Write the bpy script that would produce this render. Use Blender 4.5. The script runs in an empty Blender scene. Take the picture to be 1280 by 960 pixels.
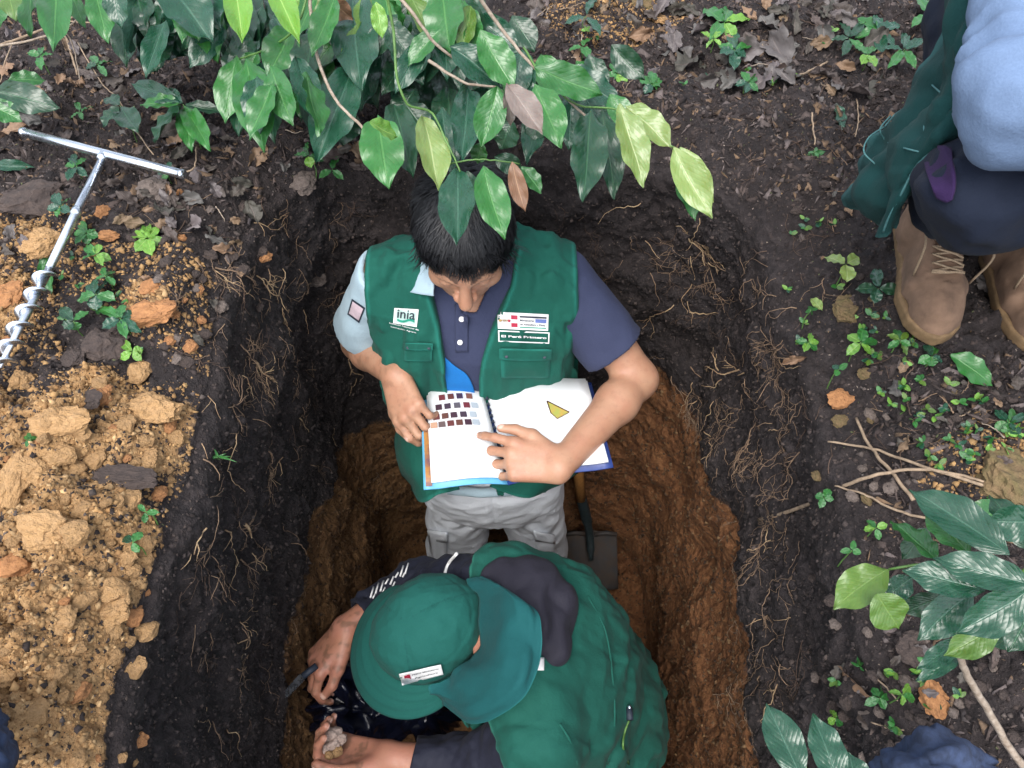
import bpy, math, random
import numpy as np
from math import radians, sin, cos, pi
from mathutils import Vector, Matrix, Quaternion
from mathutils.bvhtree import BVHTree
random.seed(7); rng = np.random.default_rng(7)
sc = bpy.context.scene
COL = sc.collection

# ------------------------------------------------------------------ camera
F = 985.0; TILT = radians(35); CAMZ = 0.95
ct, st = cos(TILT), sin(TILT)
cam = bpy.data.cameras.new("camera"); cam.sensor_width = 36; cam.lens = 36*F/1280
cam.clip_start = 0.02; cam.clip_end = 500
camo = bpy.data.objects.new("camera", cam); COL.objects.link(camo)
camo.location = (0, 0, CAMZ); camo.rotation_euler = (TILT, 0, 0)
sc.camera = camo
# ------------------------------------------------------------------ world, sun, exposure
SUN_EL, SUN_AZ = radians(62), radians(200)
w = bpy.data.worlds.new("World"); sc.world = w; w.use_nodes = True
nt = w.node_tree; nt.nodes.clear()
sky = nt.nodes.new('ShaderNodeTexSky'); sky.sky_type = 'NISHITA'; sky.sun_disc = False
sky.sun_elevation = SUN_EL; sky.sun_rotation = SUN_AZ
sky.air_density = 1.0; sky.dust_density = 3.0; sky.ozone_density = 1.0
bg = nt.nodes.new('ShaderNodeBackground'); bg.inputs[1].default_value = 0.15
wo = nt.nodes.new('ShaderNodeOutputWorld')
hs = nt.nodes.new('ShaderNodeHueSaturation'); hs.inputs['Saturation'].default_value = 0.42
nt.links.new(sky.outputs[0], hs.inputs['Color']); nt.links.new(hs.outputs[0], bg.inputs[0]); nt.links.new(bg.outputs[0], wo.inputs[0])
sun = bpy.data.lights.new("sun", 'SUN'); sun.energy = 1.0; sun.angle = radians(40); sun.color = (1, .97, .92)
suno = bpy.data.objects.new("sun", sun); COL.objects.link(suno)
sdir = Vector((sin(SUN_AZ)*cos(SUN_EL), cos(SUN_AZ)*cos(SUN_EL), sin(SUN_EL)))
suno.rotation_euler = sdir.to_track_quat('Z', 'Y').to_euler()
sc.view_settings.view_transform = 'Standard'; sc.view_settings.look = 'None'
sc.view_settings.exposure = 1.33; sc.view_settings.gamma = 1.0

def P(px, py, D):
    """a point of the place, D metres lower than the camera, seen at photo pixel px, py"""
    x = (px-640)/F; y = (480-py)/F
    d = D/(ct - y*st)
    return Vector((x*d, d*(st+ct*y), CAMZ-D))
def ray(px, py):
    x = (px-640)/F; y = (480-py)/F
    return Vector((x, st+ct*y, -ct+y*st)).normalized()
def to_px(X, Y, Z):
    D = CAMZ-Z; d = Y*st + D*ct
    d = np.maximum(d, 1e-3)
    return 640+F*X/d, 480-F*(Y*ct-D*st)/d

# ------------------------------------------------------------------ numpy noise
_perm = rng.permutation(256).astype(np.int64); _perm = np.concatenate([_perm, _perm, _perm])
_g = rng.normal(size=(256, 3)); _g /= np.linalg.norm(_g, axis=1)[:, None]
def noise(p, s=1.0, o=0.0):
    p = np.asarray(p, dtype=np.float64)*s + o
    i = np.floor(p).astype(np.int64); f = p - i
    u = f*f*f*(f*(f*6-15)+10)
    i &= 255
    res = 0
    for dx in (0, 1):
        wx = u[:, 0] if dx else 1-u[:, 0]
        for dy in (0, 1):
            wy = u[:, 1] if dy else 1-u[:, 1]
            for dz in (0, 1):
                wz = u[:, 2] if dz else 1-u[:, 2]
                h = _perm[_perm[_perm[(i[:, 0]+dx) & 255]+((i[:, 1]+dy) & 255)]+((i[:, 2]+dz) & 255)]
                g = _g[h]
                res = res + wx*wy*wz*(g[:, 0]*(f[:, 0]-dx)+g[:, 1]*(f[:, 1]-dy)+g[:, 2]*(f[:, 2]-dz))
    return res*1.6
def fbm(p, s, n=4, o=0.0, gain=.5):
    r = 0; a = 1.0
    for k in range(n):
        r = r + a*noise(p, s*2.03**k, o+k*17.3); a *= gain
    return r
def sstep(a, b, x):
    t = np.clip((x-a)/(b-a), 0, 1); return t*t*(3-2*t)

# ------------------------------------------------------------------ object helpers
def tag(o, label=None, cat=None, group=None, kind=None):
    if label: o['label'] = label
    if cat: o['category'] = cat
    if group: o['group'] = group
    if kind: o['kind'] = kind
    return o
def empty(name, loc, label=None, cat=None, group=None):
    o = bpy.data.objects.new(name, None); COL.objects.link(o); o.location = loc
    o.empty_display_size = .05
    return tag(o, label, cat, group)
def wmat(o):
    m = Matrix.LocRotScale(o.location, o.rotation_euler, o.scale)
    return m if o.parent is None else wmat(o.parent) @ o.matrix_parent_inverse @ m
def link(name, me, parent=None, mat=None, smooth=True):
    if mat is not None and not me.materials: me.materials.append(mat)
    if smooth and len(me.polygons): me.polygons.foreach_set('use_smooth', [True]*len(me.polygons))
    o = bpy.data.objects.new(name, me); COL.objects.link(o)
    if parent is not None:
        o.parent = parent
        o.matrix_parent_inverse = wmat(parent).inverted()
    return o
def mesh_from(name, V, Fc):
    me = bpy.data.meshes.new(name)
    V = np.asarray(V, dtype=np.float32)
    if isinstance(Fc, np.ndarray):
        n, k = Fc.shape
        me.vertices.add(len(V)); me.vertices.foreach_set('co', V.ravel())
        me.loops.add(n*k); me.loops.foreach_set('vertex_index', Fc.astype(np.int32).ravel())
        me.polygons.add(n); me.polygons.foreach_set('loop_start', np.arange(n, dtype=np.int32)*k)
        me.update(calc_edges=True)
    else:
        me.from_pydata([tuple(v) for v in V], [], Fc); me.update()
    return me
def add_attr(me, name, vals):
    a = me.attributes.new(name, 'FLOAT', 'POINT'); a.data.foreach_set('value', np.asarray(vals, dtype=np.float32))
def add_color(me, name, cols):
    a = me.attributes.new(name, 'FLOAT_COLOR', 'POINT')
    c = np.ones((len(cols), 4), dtype=np.float32); c[:, :3] = cols
    a.data.foreach_set('color', c.ravel())

# ------------------------------------------------------------------ materials
class M:
    def __init__(s, name):
        s.m = bpy.data.materials.new(name); s.m.use_nodes = True
        s.t = s.m.node_tree; s.b = s.t.nodes['Principled BSDF']; s.m.diffuse_color = (.5, .5, .5, 1)
    def n(s, kind, **kw):
        x = s.t.nodes.new(kind)
        for k, v in kw.items():
            if k.startswith('_'): setattr(x, k[1:], v)
            else: x.inputs[k.replace('__', ' ')].default_value = v
        return x
    def l(s, a, b): s.t.links.new(a, b)
    def coord(s, kind='Object'):
        return s.n('ShaderNodeTexCoord').outputs[kind]
    def noise(s, scale, detail=6, rough=.6, vec=None, dist=0):
        x = s.n('ShaderNodeTexNoise'); x.inputs['Scale'].default_value = scale
        x.inputs['Detail'].default_value = detail; x.inputs['Roughness'].default_value = rough
        x.inputs['Distortion'].default_value = dist
        s.l(vec if vec is not None else s.coord(), x.inputs['Vector']); return x.outputs['Fac']
    def ramp(s, fac, stops):
        r = s.n('ShaderNodeValToRGB'); e = r.color_ramp.elements
        while len(e) < len(stops): e.new(.5)
        for i, (p, c) in enumerate(stops):
            e[i].position = p; e[i].color = (c[0], c[1], c[2], 1) if hasattr(c, '__len__') else (c, c, c, 1)
        s.l(fac, r.inputs[0]); return r.outputs[0]
    def mix(s, fac, a, b, mode='MIX'):
        x = s.n('ShaderNodeMix', _data_type='RGBA', _blend_type=mode)
        for i, v in ((0, fac), (6, a), (7, b)):
            if isinstance(v, (int, float)): x.inputs[i].default_value = v
            elif isinstance(v, tuple): x.inputs[i].default_value = (*v[:3], 1)
            else: s.l(v, x.inputs[i])
        return x.outputs[2]
    def math(s, op, a, b=None, clamp=False):
        x = s.n('ShaderNodeMath', _operation=op, _use_clamp=clamp)
        for i, v in ((0, a), (1, b)):
            if v is None: continue
            if isinstance(v, (int, float)): x.inputs[i].default_value = v
            else: s.l(v, x.inputs[i])
        return x.outputs[0]
    def attr(s, name, out='Fac'):
        return s.n('ShaderNodeAttribute', _attribute_name=name).outputs[out]
    def bump(s, h, strength=.5, dist=.01, nrm=None):
        x = s.n('ShaderNodeBump'); x.inputs['Strength'].default_value = strength; x.inputs['Distance'].default_value = dist
        s.l(h, x.inputs['Height'])
        if nrm is not None: s.l(nrm, x.inputs['Normal'])
        return x.outputs[0]
    def color(s, c):
        if isinstance(c, tuple): s.b.inputs['Base Color'].default_value = (*c[:3], 1)
        else: s.l(c, s.b.inputs['Base Color'])
        return s
    def rough(s, r):
        if isinstance(r, (int, float)): s.b.inputs['Roughness'].default_value = r
        else: s.l(r, s.b.inputs['Roughness'])
        return s
    def set(s, k, v): s.b.inputs[k].default_value = v; return s
    def nrm(s, x): s.l(x, s.b.inputs['Normal']); return s

def cloth_mat(name, col, scale=900, bump=.25, edge=None, rough=.85, sheen=.3, dirt=.15):
    m = M(name)
    n1 = m.noise(14, 4, .6); n2 = m.noise(scale, 2, .5)
    c = m.mix(m.math('MULTIPLY', n1, dirt*2), col, tuple(x*.62 for x in col))
    c2 = m.mix(m.ramp(n2, [(.35, 0), (.65, .22)]), c, tuple(min(1, x*1.35+.01) for x in col))
    if edge is not None:
        c2 = m.mix(m.attr('edge'), c2, edge)
    m.color(c2).rough(rough); m.set('Sheen Weight', sheen*.08); m.set('Specular IOR Level', .25)
    h = m.math('ADD', m.math('MULTIPLY', m.noise(55, 4, .6), 1.0), m.math('MULTIPLY', n2, .25))
    if edge is not None: h = m.math('ADD', h, m.math('MULTIPLY', m.attr('edge'), .6))
    m.nrm(m.bump(h, bump*1.6, .005))
    return m.m
def skin_mat(name, base, red):
    m = M(name)
    n1 = m.noise(22, 4, .6); n2 = m.noise(160, 3, .6)
    c = m.mix(m.ramp(n1, [(.35, 0), (.7, .85)]), base, red)
    c = m.mix(m.ramp(m.noise(75, 5, .7), [(.5, 0), (.75, .35)]), c, tuple(x*.6 for x in red))
    c = m.mix(m.attr('dark'), c, (.02, .014, .012))
    c = m.mix(m.attr('lip'), c, (.36, .13, .10))
    c = m.mix(m.attr('dirt'), c, (.10, .06, .035))
    c = m.mix(m.attr('nail'), c, (.66, .42, .34))
    m.color(c).rough(m.ramp(n2, [(.3, .42), (.7, .6)]))
    m.set('Subsurface Weight', .12); m.b.inputs['Subsurface Radius'].default_value = (.6, .25, .12); m.set('Subsurface Scale', .01)
    m.nrm(m.bump(m.noise(420, 3, .6), .25, .0015))
    return m.m
def leaf_mat(name, c1, c2, vein, rough=.3, trans=.12, back=None, spots=.0, spotc=(.16, .09, .03)):
    m = M(name)
    uv = m.coord('UV'); sx = m.n('ShaderNodeSeparateXYZ'); m.l(uv, sx.inputs[0])
    u, v = sx.outputs[0], sx.outputs[1]
    au = m.math('ABSOLUTE', m.math('SUBTRACT', u, .5))
    rnd = m.n('ShaderNodeObjectInfo').outputs['Random']
    c = m.mix(m.noise(9, 3, .6), c1, c2)
    c = m.mix(m.math('MULTIPLY', rnd, .7), c, m.mix(.45, c, (.008, .045, .022)))
    # side veins : sawtooth along v + |u|
    ph = m.math('SUBTRACT', m.math('MULTIPLY', v, 11.0), m.math('MULTIPLY', au, 7.0))
    sn = m.math('ABSOLUTE', m.math('SINE', m.math('MULTIPLY', ph, pi)))
    side = m.ramp(sn, [(0.0, 1), (.2, 0)])
    mid = m.ramp(au, [(0.012, 1), (.035, 0)])
    c = m.mix(m.math('MULTIPLY', side, .10), c, vein)
    c = m.mix(m.math('MULTIPLY', mid, .6), c, vein)
    if spots > 0:
        sp = m.ramp(m.noise(60, 4, .7), [(.64-spots, 0), (.70-spots*.8, 1)])
        c = m.mix(sp, c, spotc)
    gi = m.n('ShaderNodeNewGeometry').outputs['Backfacing']
    if back is None: back = tuple(min(1, x*1.3+.02) for x in c2)
    c = m.mix(gi, c, back)
    m.color(c).rough(m.math('ADD', m.math('MULTIPLY', m.noise(9, 3, .6), .26), rough-.04))
    h = m.math('ADD', m.math('MULTIPLY', m.math('POWER', sn, .5), .28), m.math('ADD', m.math('MULTIPLY', m.noise(3.2, 2, .5), 3.6), m.math('MULTIPLY', mid, -1.0)))
    m.nrm(m.bump(h, .32, .0020))
    m.set('Subsurface Weight', trans); m.set('Subsurface Scale', .004)
    m.set('Specular IOR Level', .65)
    return m.m
def plain(name, col, rough=.6, metal=0, nscale=40, var=.3, bump=.2, dist=.002, col2=None):
    m = M(name); n = m.noise(nscale, 5, .65)
    c2 = col2 or tuple(x*(1-var) for x in col)
    m.color(m.mix(m.ramp(n, [(.35, 0), (.65, 1)]), col, c2)).rough(m.ramp(n, [(.3, max(.02, rough-.08)), (.7, min(1, rough+.1))])).set('Metallic', metal)
    m.nrm(m.bump(n, bump, dist)); return m.m

MAT = {}
MAT['vest'] = cloth_mat('green_vest_cloth', (.006, .086, .062), edge=(.014, .15, .115))
MAT['vest_dark'] = cloth_mat('dark_green_vest_cloth', (.004, .042, .042), edge=(.03, .13, .13))
MAT['vest_back'] = cloth_mat('vest_back_cloth', (.007, .080, .060), edge=(.025, .16, .12))
MAT['navy'] = cloth_mat('navy_polo_cloth', (.036, .044, .090), scale=700)
MAT['pale'] = cloth_mat('pale_polo_cloth', (.36, .48, .55), scale=700)
MAT['blueshirt'] = cloth_mat('blue_grey_shirt_cloth', (.13, .195, .32), scale=500, dirt=.08, bump=.15)
MAT['under'] = cloth_mat('bright_blue_undershirt', (.01, .16, .48))
MAT['jeans'] = cloth_mat('dark_navy_jeans', (.006, .011, .026), scale=1300, dirt=.35)
MAT['purple'] = cloth_mat('purple_cloth', (.022, .008, .05))
MAT['trousers'] = cloth_mat('pale_grey_trousers', (.66, .70, .76), bump=.3)
MAT['black_sleeve'] = cloth_mat('black_jacket_cloth', (.014, .016, .030), rough=.7)
MAT['hood'] = cloth_mat('charcoal_hood_cloth', (.020, .019, .030), rough=.75)
MAT['cap'] = cloth_mat('teal_cap_cloth', (.007, .086, .072), edge=(.004, .050, .046))
MAT['flap'] = cloth_mat('teal_flap_cloth', (.005, .074, .078), edge=(.012, .12, .12))
MAT['skin'] = skin_mat('skin_light_brown', (.42, .235, .148), (.38, .18, .112))
MAT['skin2'] = skin_mat('skin_weathered', (.37, .17, .105), (.40, .17, .12))
MAT['hair'] = plain('black_hair', (.006, .0065, .009), .5, 0, 300, .4, .3)
MAT['white'] = plain('white_print', (.80, .80, .80), .6, 0, 60, .05, .05)
MAT['red'] = plain('red_print', (.45, .02, .06), .6)
MAT['dkprint'] = plain('dark_print', (.02, .03, .05), .6)
MAT['grprint'] = plain('green_print', (.02, .35, .24), .6)
MAT['blprint'] = plain('blue_grey_print', (.14, .2, .5), .6)
MAT['gold'] = plain('ochre_print', (.5, .32, .10), .6)
MAT['paper'] = plain('white_paper', (.80, .82, .84), .45, 0, 8, .03, .02)
MAT['cover'] = plain('light_blue_cover', (.12, .42, .68), .3, 0, 20, .2, .05)
MAT['coverdk'] = plain('navy_cover', (.03, .06, .24), .35)
MAT['steel'] = plain('bright_steel', (.80, .86, .95), .26, 1.0, 90, .2, .08, .001)
MAT['blade'] = plain('muddy_shovel_steel', (.045, .045, .048), .6, .3, 30, .5, .4, .003, col2=(.070, .050, .038))
MAT['socket'] = plain('dark_socket_paint', (.025, .04, .045), .5, 0, 60, .5, .4)
MAT['wood'] = plain('orange_wood_handle', (.42, .20, .06), .5, 0, 90, .35, .2)
MAT['rootm'] = plain('pale_root', (.30, .20, .125), .85, 0, 60, .4, .3, col2=(.13, .085, .06))
MAT['rootl'] = plain('bright_root', (.52, .38, .22), .8, 0, 60, .3, .3, col2=(.25, .15, .09))
MAT['rootd'] = plain('dark_root', (.11, .07, .05), .9, 0, 60, .4, .3)
MAT['twig'] = plain('woody_twig', (.20, .15, .11), .8, 0, 120, .5, .5, col2=(.36, .30, .24))
MAT['gstem'] = plain('green_stem', (.10, .22, .05), .5, 0, 60, .4, .2)
MAT['stick'] = plain('dry_stick', (.34, .25, .17), .85, 0, 80, .45, .4)
MAT['boot'] = plain('tan_suede_boot', (.22, .135, .088), .95, 0, 22, .35, .5, .004, col2=(.13, .082, .055))
MAT['sole'] = plain('tan_rubber_sole', (.20, .125, .06), .8, 0, 60, .4, .5)
MAT['lace'] = plain('beige_lace', (.40, .29, .19), .85, 0, 500, .4, .6)
MAT['lacedot'] = plain('dark_eyelet', (.03, .025, .02), .5, .5)
MAT['bag'] = plain('black_plastic', (.006, .008, .020), .16, 0, 50, .3, .5, .004)
MAT['claysample'] = plain('pale_clay', (.55, .42, .36), .9, 0, 90, .4, .7, .003)
MAT['ochre'] = plain('ochre_clod', (.47, .285, .135), .95, 0, 5, .4, 1.0, .012, col2=(.40, .235, .10))
MAT['ochre2'] = plain('orange_clod', (.40, .19, .075), .95, 0, 5, .4, .9, .006, col2=(.26, .12, .05))
MAT['darkclod'] = plain('humus_clod', (.035, .026, .024), .95, 0, 5, .5, .9, .006, col2=(.075, .055, .047))
MAT['stone'] = plain('mossy_stone', (.17, .11, .055), .9, 0, 4, .5, .8, .010, col2=(.12, .095, .04))
MAT['stone2'] = plain('grey_brown_pebble', (.14, .11, .095), .8, 0, 6, .4, .6, .004)
MAT['plaid'] = plain('blue_cloth', (.04, .065, .14), .8, 0, 60, .6, .4)
MAT['L_dark'] = leaf_mat('leaf_dark_glossy', (.006, .034, .015), (.011, .058, .024), (.035, .11, .05), .24, spots=.008)
MAT['L_teal'] = leaf_mat('leaf_bluish_glossy', (.008, .048, .024), (.015, .075, .040), (.05, .13, .085), .20)
MAT['L_green'] = leaf_mat('leaf_mid_green', (.018, .115, .020), (.034, .165, .030), (.08, .23, .06), .24, spots=.012)
MAT['L_lime'] = leaf_mat('leaf_lime', (.10, .25, .025), (.15, .31, .04), (.30, .45, .12), .32, .2)
MAT['L_yellow'] = leaf_mat('leaf_yellow_green', (.16, .26, .045), (.27, .34, .11), (.36, .42, .20), .25, .2)
MAT['L_olive'] = leaf_mat('leaf_olive', (.06, .13, .018), (.10, .18, .022), (.13, .22, .05), .3)
MAT['L_brown'] = leaf_mat('leaf_brown_underside', (.22, .11, .055), (.16, .08, .05), (.42, .26, .15), .45)
MAT['L_grey'] = leaf_mat('leaf_greyed_underside', (.20, .155, .13), (.16, .12, .11), (.27, .22, .19), .4)
MAT['L_litter'] = leaf_mat('leaf_litter_brown', (.085, .058, .050), (.045, .032, .030), (.12, .09, .08), .6, 0, spots=.05, spotc=(.03, .02, .02))
MAT['L_litter2'] = leaf_mat('leaf_litter_greyish', (.14, .115, .115), (.075, .06, .062), (.19, .16, .15), .5, 0, spots=.03, spotc=(.04, .03, .03))
MAT['L_litter3'] = leaf_mat('leaf_litter_tan', (.25, .15, .085), (.16, .095, .06), (.3, .2, .13), .6, 0, spots=.05)

# ground: colour comes from three zone masks stored on the sheet
def soil_mat():
    m = M('soil')
    co = m.coord()
    n1 = m.noise(7, 5, .65); n2 = m.noise(38, 6, .7); n3 = m.noise(150, 4, .7)
    dark = m.ramp(n2, [(.30, (.011, .0092, .0102)), (.5, (.023, .0185, .0192)), (.70, (.056, .045, .045))])
    dark = m.mix(m.ramp(n1, [(.4, 0), (.65, .5)]), dark, (.031, .023, .021))
    brown = m.ramp(n2, [(.28, (.090, .043, .018)), (.5, (.19, .100, .040)), (.72, (.28, .155, .07))])
    brown = m.mix(m.ramp(n1, [(.35, .55), (.6, 0)]), brown, (.085, .036, .014))
    och = m.ramp(n2, [(.28, (.20, .105, .042)), (.48, (.37, .215, .095)), (.7, (.48, .305, .15))])
    red = m.ramp(n2, [(.28, (.085, .031, .012)), (.5, (.170, .070, .027)), (.72, (.25, .115, .047))])
    brown = m.mix(m.attr('red'), brown, red)
    bm = m.math('ADD', m.attr('brown'), m.math('MULTIPLY', m.math('SUBTRACT', n2, .5), .9))
    c = m.mix(m.ramp(bm, [(.38, 0), (.62, 1)]), dark, brown)
    om = m.math('ADD', m.attr('ochre'), m.math('MULTIPLY', m.math('SUBTRACT', n2, .5), 1.4))
    c = m.mix(m.ramp(om, [(.4, 0), (.6, 1)]), c, och)
    # pale crumbs and root hairs
    v = m.n('ShaderNodeTexVoronoi', Scale=70.0); m.l(co, v.inputs['Vector'])
    cr = m.ramp(v.outputs['Distance'], [(.10, 1), (.2, 0)])
    sel = m.ramp(m.noise(31, 2, .5), [(.56, 0), (.66, .55)])
    c = m.mix(m.math('MULTIPLY', cr, sel), c, m.mix(.5, c, (.30, .22, .17)))
    m.color(c).rough(m.ramp(n1, [(.3, .72), (.7, .95)]))
    v2 = m.n('ShaderNodeTexVoronoi', Scale=42.0); m.l(co, v2.inputs['Vector'])
    h = m.math('ADD', m.math('ADD', n2, m.math('MULTIPLY', n3, .6)), m.math('MULTIPLY', v2.outputs['Distance'], .9))
    m.nrm(m.bump(h, .9, .012)); m.set('Specular IOR Level', .35)
    return m.m
MAT['soil'] = soil_mat()
def crumb_mat():
    m = M('soil_crumbs'); n = m.noise(60, 3, .6)
    c = m.mix(m.ramp(n, [(.3, 0), (.7, .6)]), m.attr('ccol', 'Color'), (.02, .014, .012))
    m.color(c).rough(.95); m.nrm(m.bump(m.noise(300, 3, .6), .6, .002)); return m.m
MAT['crumb'] = crumb_mat()

# ------------------------------------------------------------------ terrain: one sheet that runs out over the land and down into the pit
PX0, PX1, PY0, PY1 = -.455, .475, -.42, 1.20
ZF = -1.65
NT = 1100
def pit_outline(n):
    cx, cy = (PX0+PX1)/2, (PY0+PY1)/2; hx, hy = (PX1-PX0)/2, (PY1-PY0)/2
    r = .17
    pts = []
    def arc(ccx, ccy, a0, a1, rr):
        L = rr*abs(a1-a0); k = max(6, int(L/.004))
        for i in range(k):
            a = a0+(a1-a0)*i/k; pts.append((ccx+rr*cos(a), ccy+rr*sin(a)))
    def line(a, b):
        L = math.dist(a, b); k = max(2, int(L/.004))
        for i in range(k): pts.append((a[0]+(b[0]-a[0])*i/k, a[1]+(b[1]-a[1])*i/k))
    r2 = .24  # wide far right corner
    line((cx+hx, cy-hy+r), (cx+hx, cy+hy-r2)); arc(cx+hx-r2, cy+hy-r2, 0, pi/2, r2)
    line((cx+hx-r2, cy+hy), (cx-hx+r, cy+hy)); arc(cx-hx+r, cy+hy-r, pi/2, pi, r)
    line((cx-hx, cy+hy-r), (cx-hx, cy-hy+r)); arc(cx-hx+r, cy-hy+r, pi, 1.5*pi, r)
    line((cx-hx+r, cy-hy), (cx+hx-r, cy-hy)); arc(cx+hx-r, cy-hy+r, 1.5*pi, 2*pi, r)
    p = np.array(pts); s = np.r_[0, np.cumsum(np.linalg.norm(np.diff(np.r_[p, p[:1]], axis=0), axis=1))]
    q = np.linspace(0, s[-1], n, endpoint=False); pp = np.r_[p, p[:1]]
    return np.c_[np.interp(q, s, pp[:, 0]), np.interp(q, s, pp[:, 1])]
OUT = pit_outline(NT)
tang = np.roll(OUT, -3, 0)-np.roll(OUT, 3, 0); tang /= np.linalg.norm(tang, axis=1)[:, None]
NRM = np.c_[tang[:, 1], -tang[:, 0]]            # outward
# ring profile: (outward offset, z, code)
prof = []
off = 30.0
offs = [0.02]
while offs[-1] < 60: offs.append(offs[-1]*1.0+max(.0062, (offs[-1]-.35)*.06))
for o_ in reversed(offs): prof.append((o_, 0.0, 0))
for a in np.linspace(0, pi/2, 7): prof.append((.018-.018*sin(a), -.018+.018*cos(a), 1))
zz = np.arange(-.03, ZF+.02, -.0072)
for z in zz: prof.append((-.035*(z/ZF)**1.5, z, 1))
nwall_end = len(prof)
for k in np.linspace(0, 1, 62)[1:]: prof.append((k, ZF, 2))
prof_a = np.array([(a, b) for a, b, c in prof]); code = np.array([c for a, b, c in prof])
NR = len(prof)
ctr = np.array([(PX0+PX1)/2, (PY0+PY1)/2])
V = np.zeros((NR, NT, 3))
for i, (a, z, c) in enumerate(prof):
    if c < 2:
        k = max(0, a); n_ = NRM
        if a > .25:   # smooth outward fan
            far = (OUT-ctr); far /= np.linalg.norm(far, axis=1)[:, None]
            t = min(1, (a-.25)/1.0); n_ = NRM*(1-t)+far*t
        V[i, :, :2] = OUT + n_*a
    else:
        base = OUT - NRM*.035; cc = base.copy()
        skel = np.c_[np.full(len(base), .01), np.clip(base[:, 1], -.0, .8)]
        V[i, :, :2] = base*(1-a)+skel*a
    V[i, :, 2] = z
V0 = V.reshape(-1, 3).copy()
codes = np.repeat(code, NT)
nx = np.tile(NRM[:, 0], NR); ny = np.tile(NRM[:, 1], NR)
# image-space polygons of the soil zones, carried on to the land once
gx, gy = to_px(V0[:, 0], V0[:, 1], np.zeros(len(V0)))
def heap_mask(px, py):
    # ochre spoil heap on the left
    edge = 206+20*np.sin(py/37.0)+14*np.sin(py/13.0+1) - np.clip((py-600)/3.2, 0, 90)*.55
    top = 470+.10*(220-px)+22*np.sin(px/25.0)
    m = sstep(edge+34, edge-40, px)*sstep(top-38, top+30, py)
    def blob(cx, cy, rx, ry, s=1):
        return s*np.exp(-(((px-cx)/rx)**2+((py-cy)/ry)**2)**1.2)
    m = np.maximum(m, blob(10, 380, 45, 60, .75)); m = np.maximum(m, blob(52, 305, 35, 25, .6))
    m = np.maximum(m, blob(190, 385, 45, 38, .55)); m = np.maximum(m, blob(0, 300, 28, 18, .6))
    m = np.maximum(m, blob(60, 430, 36, 20, .5)); m = np.maximum(m, blob(1250, 590, 40, 34, .6)); m = np.maximum(m, blob(770, 12, 45, 18, .45))
    m = m - blob(150, 590, 60, 26, .75) - blob(120, 430, 60, 32, .6) - blob(160, 760, 60, 30, .3)
    return np.clip(m, 0, 1)
front = V0[:, 1] > -1.0
och = np.where((codes == 0) & front, heap_mask(gx, gy), 0)
och *= sstep(.006, .03, np.maximum(0, prof_a[np.repeat(np.arange(NR), NT), 0]))
# ground height
p3 = V0.copy()
hg = fbm(p3, 5, 3, 3.1)*.030 + fbm(p3, 24, 4, 9.0)*.014 + fbm(p3, 75, 2, 5.0, .6)*.006
hg += och*(.022 + fbm(p3, 14, 4, 40.0)*.028 + np.abs(fbm(p3, 42, 3, 20.))*.022 + np.abs(fbm(p3, 90, 2, 21.))*.008)
distout = np.maximum(0, prof_a[np.repeat(np.arange(NR), NT), 0])
lip = sstep(0, .12, distout)
sideR = sstep(.1, .5, V0[:, 0])*sstep(1.3, .9, V0[:, 1])
hg_ = hg*(.35+.65*lip) - .10*(1-sstep(.0, .16, distout))*sideR - .05*(1-sstep(.0, .10, distout))*(1-sideR)
# wall bulges (pushed along the outline normal)
wall = (codes == 1)
dep = np.clip(-V0[:, 2], 0, 2)
bul = fbm(p3, 3.2, 3, 1.0)*.036 + fbm(p3, 11, 4, 7.0)*.016 + np.abs(fbm(p3*np.array([1, 1, .7]), 30, 3, 2.0))*(.004+.008*sstep(-.8, -.5, p3[:, 2])) + fbm(p3, 80, 2, 4.)*.006
slope = .055*sstep(.5, 0, dep)*sideR + .03*sstep(.35, 0, dep)*(1-sideR)     # walls flare near the surface
lipblend = sstep(0, .10, dep)
dn = (bul + slope*0)*(.4+.6*lipblend)*sstep(1.65, 1.5, dep) 
V1 = V0.copy()
V1[:, 0] += np.where(wall | (codes == 0), nx*(np.where(wall, dn, bul*.4*(1-lip))), 0)
V1[:, 1] += np.where(wall | (codes == 0), ny*(np.where(wall, dn, bul*.4*(1-lip))), 0)
zoff = np.where(codes == 0, hg_, np.where(wall, (hg*.35-.10*sideR-.05*(1-sideR))*sstep(.5, 0, dep), 0))
V1[:, 2] += zoff
fl = codes == 2
V1[:, 2] += np.where(fl, fbm(p3, 9, 4, 30.)*.030+fbm(p3, 40, 3, 31.)*.010, 0)
# colour zones on the walls
zb = -.70 - .22*sstep(.75, 1.12, V0[:, 1])*(V0[:, 0] < .3) + .06*sstep(.2, .45, V0[:, 0])
zb = zb + fbm(p3, 4, 3, 12.)*.05
brown = np.where(codes == 0, .0, sstep(.05, -.05, V0[:, 2]-zb))
red = np.where(codes == 0, 0, sstep(-.1, .35, V0[:, 0]) * .9)
def grid_faces(r0, r1):
    i = np.arange(r0, r1)[:, None]*NT; j = np.arange(NT)[None, :]; j2 = (j+1) % NT
    return np.stack([i+j, i+j2, i+NT+j2, i+NT+j], -1).reshape(-1, 4)[:, ::-1]
n_ground = int((code == 0).sum())
def sub_sheet(name, r0, r1, label=None):
    sl = slice(r0*NT, (r1+1)*NT)
    me = mesh_from(name, V1[sl], grid_faces(0, r1-r0))
    add_attr(me, 'ochre', och[sl]); add_attr(me, 'brown', brown[sl]); add_attr(me, 'red', red[sl])
    o = link(name, me, None, MAT['soil']); o['kind'] = 'structure'
    return o
ground = sub_sheet('ground', 0, n_ground-1)
pit_wall = sub_sheet('pit_wall', n_ground-1, nwall_end-1)
pit_floor = sub_sheet('pit_floor', nwall_end-1, NR-1)
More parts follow.
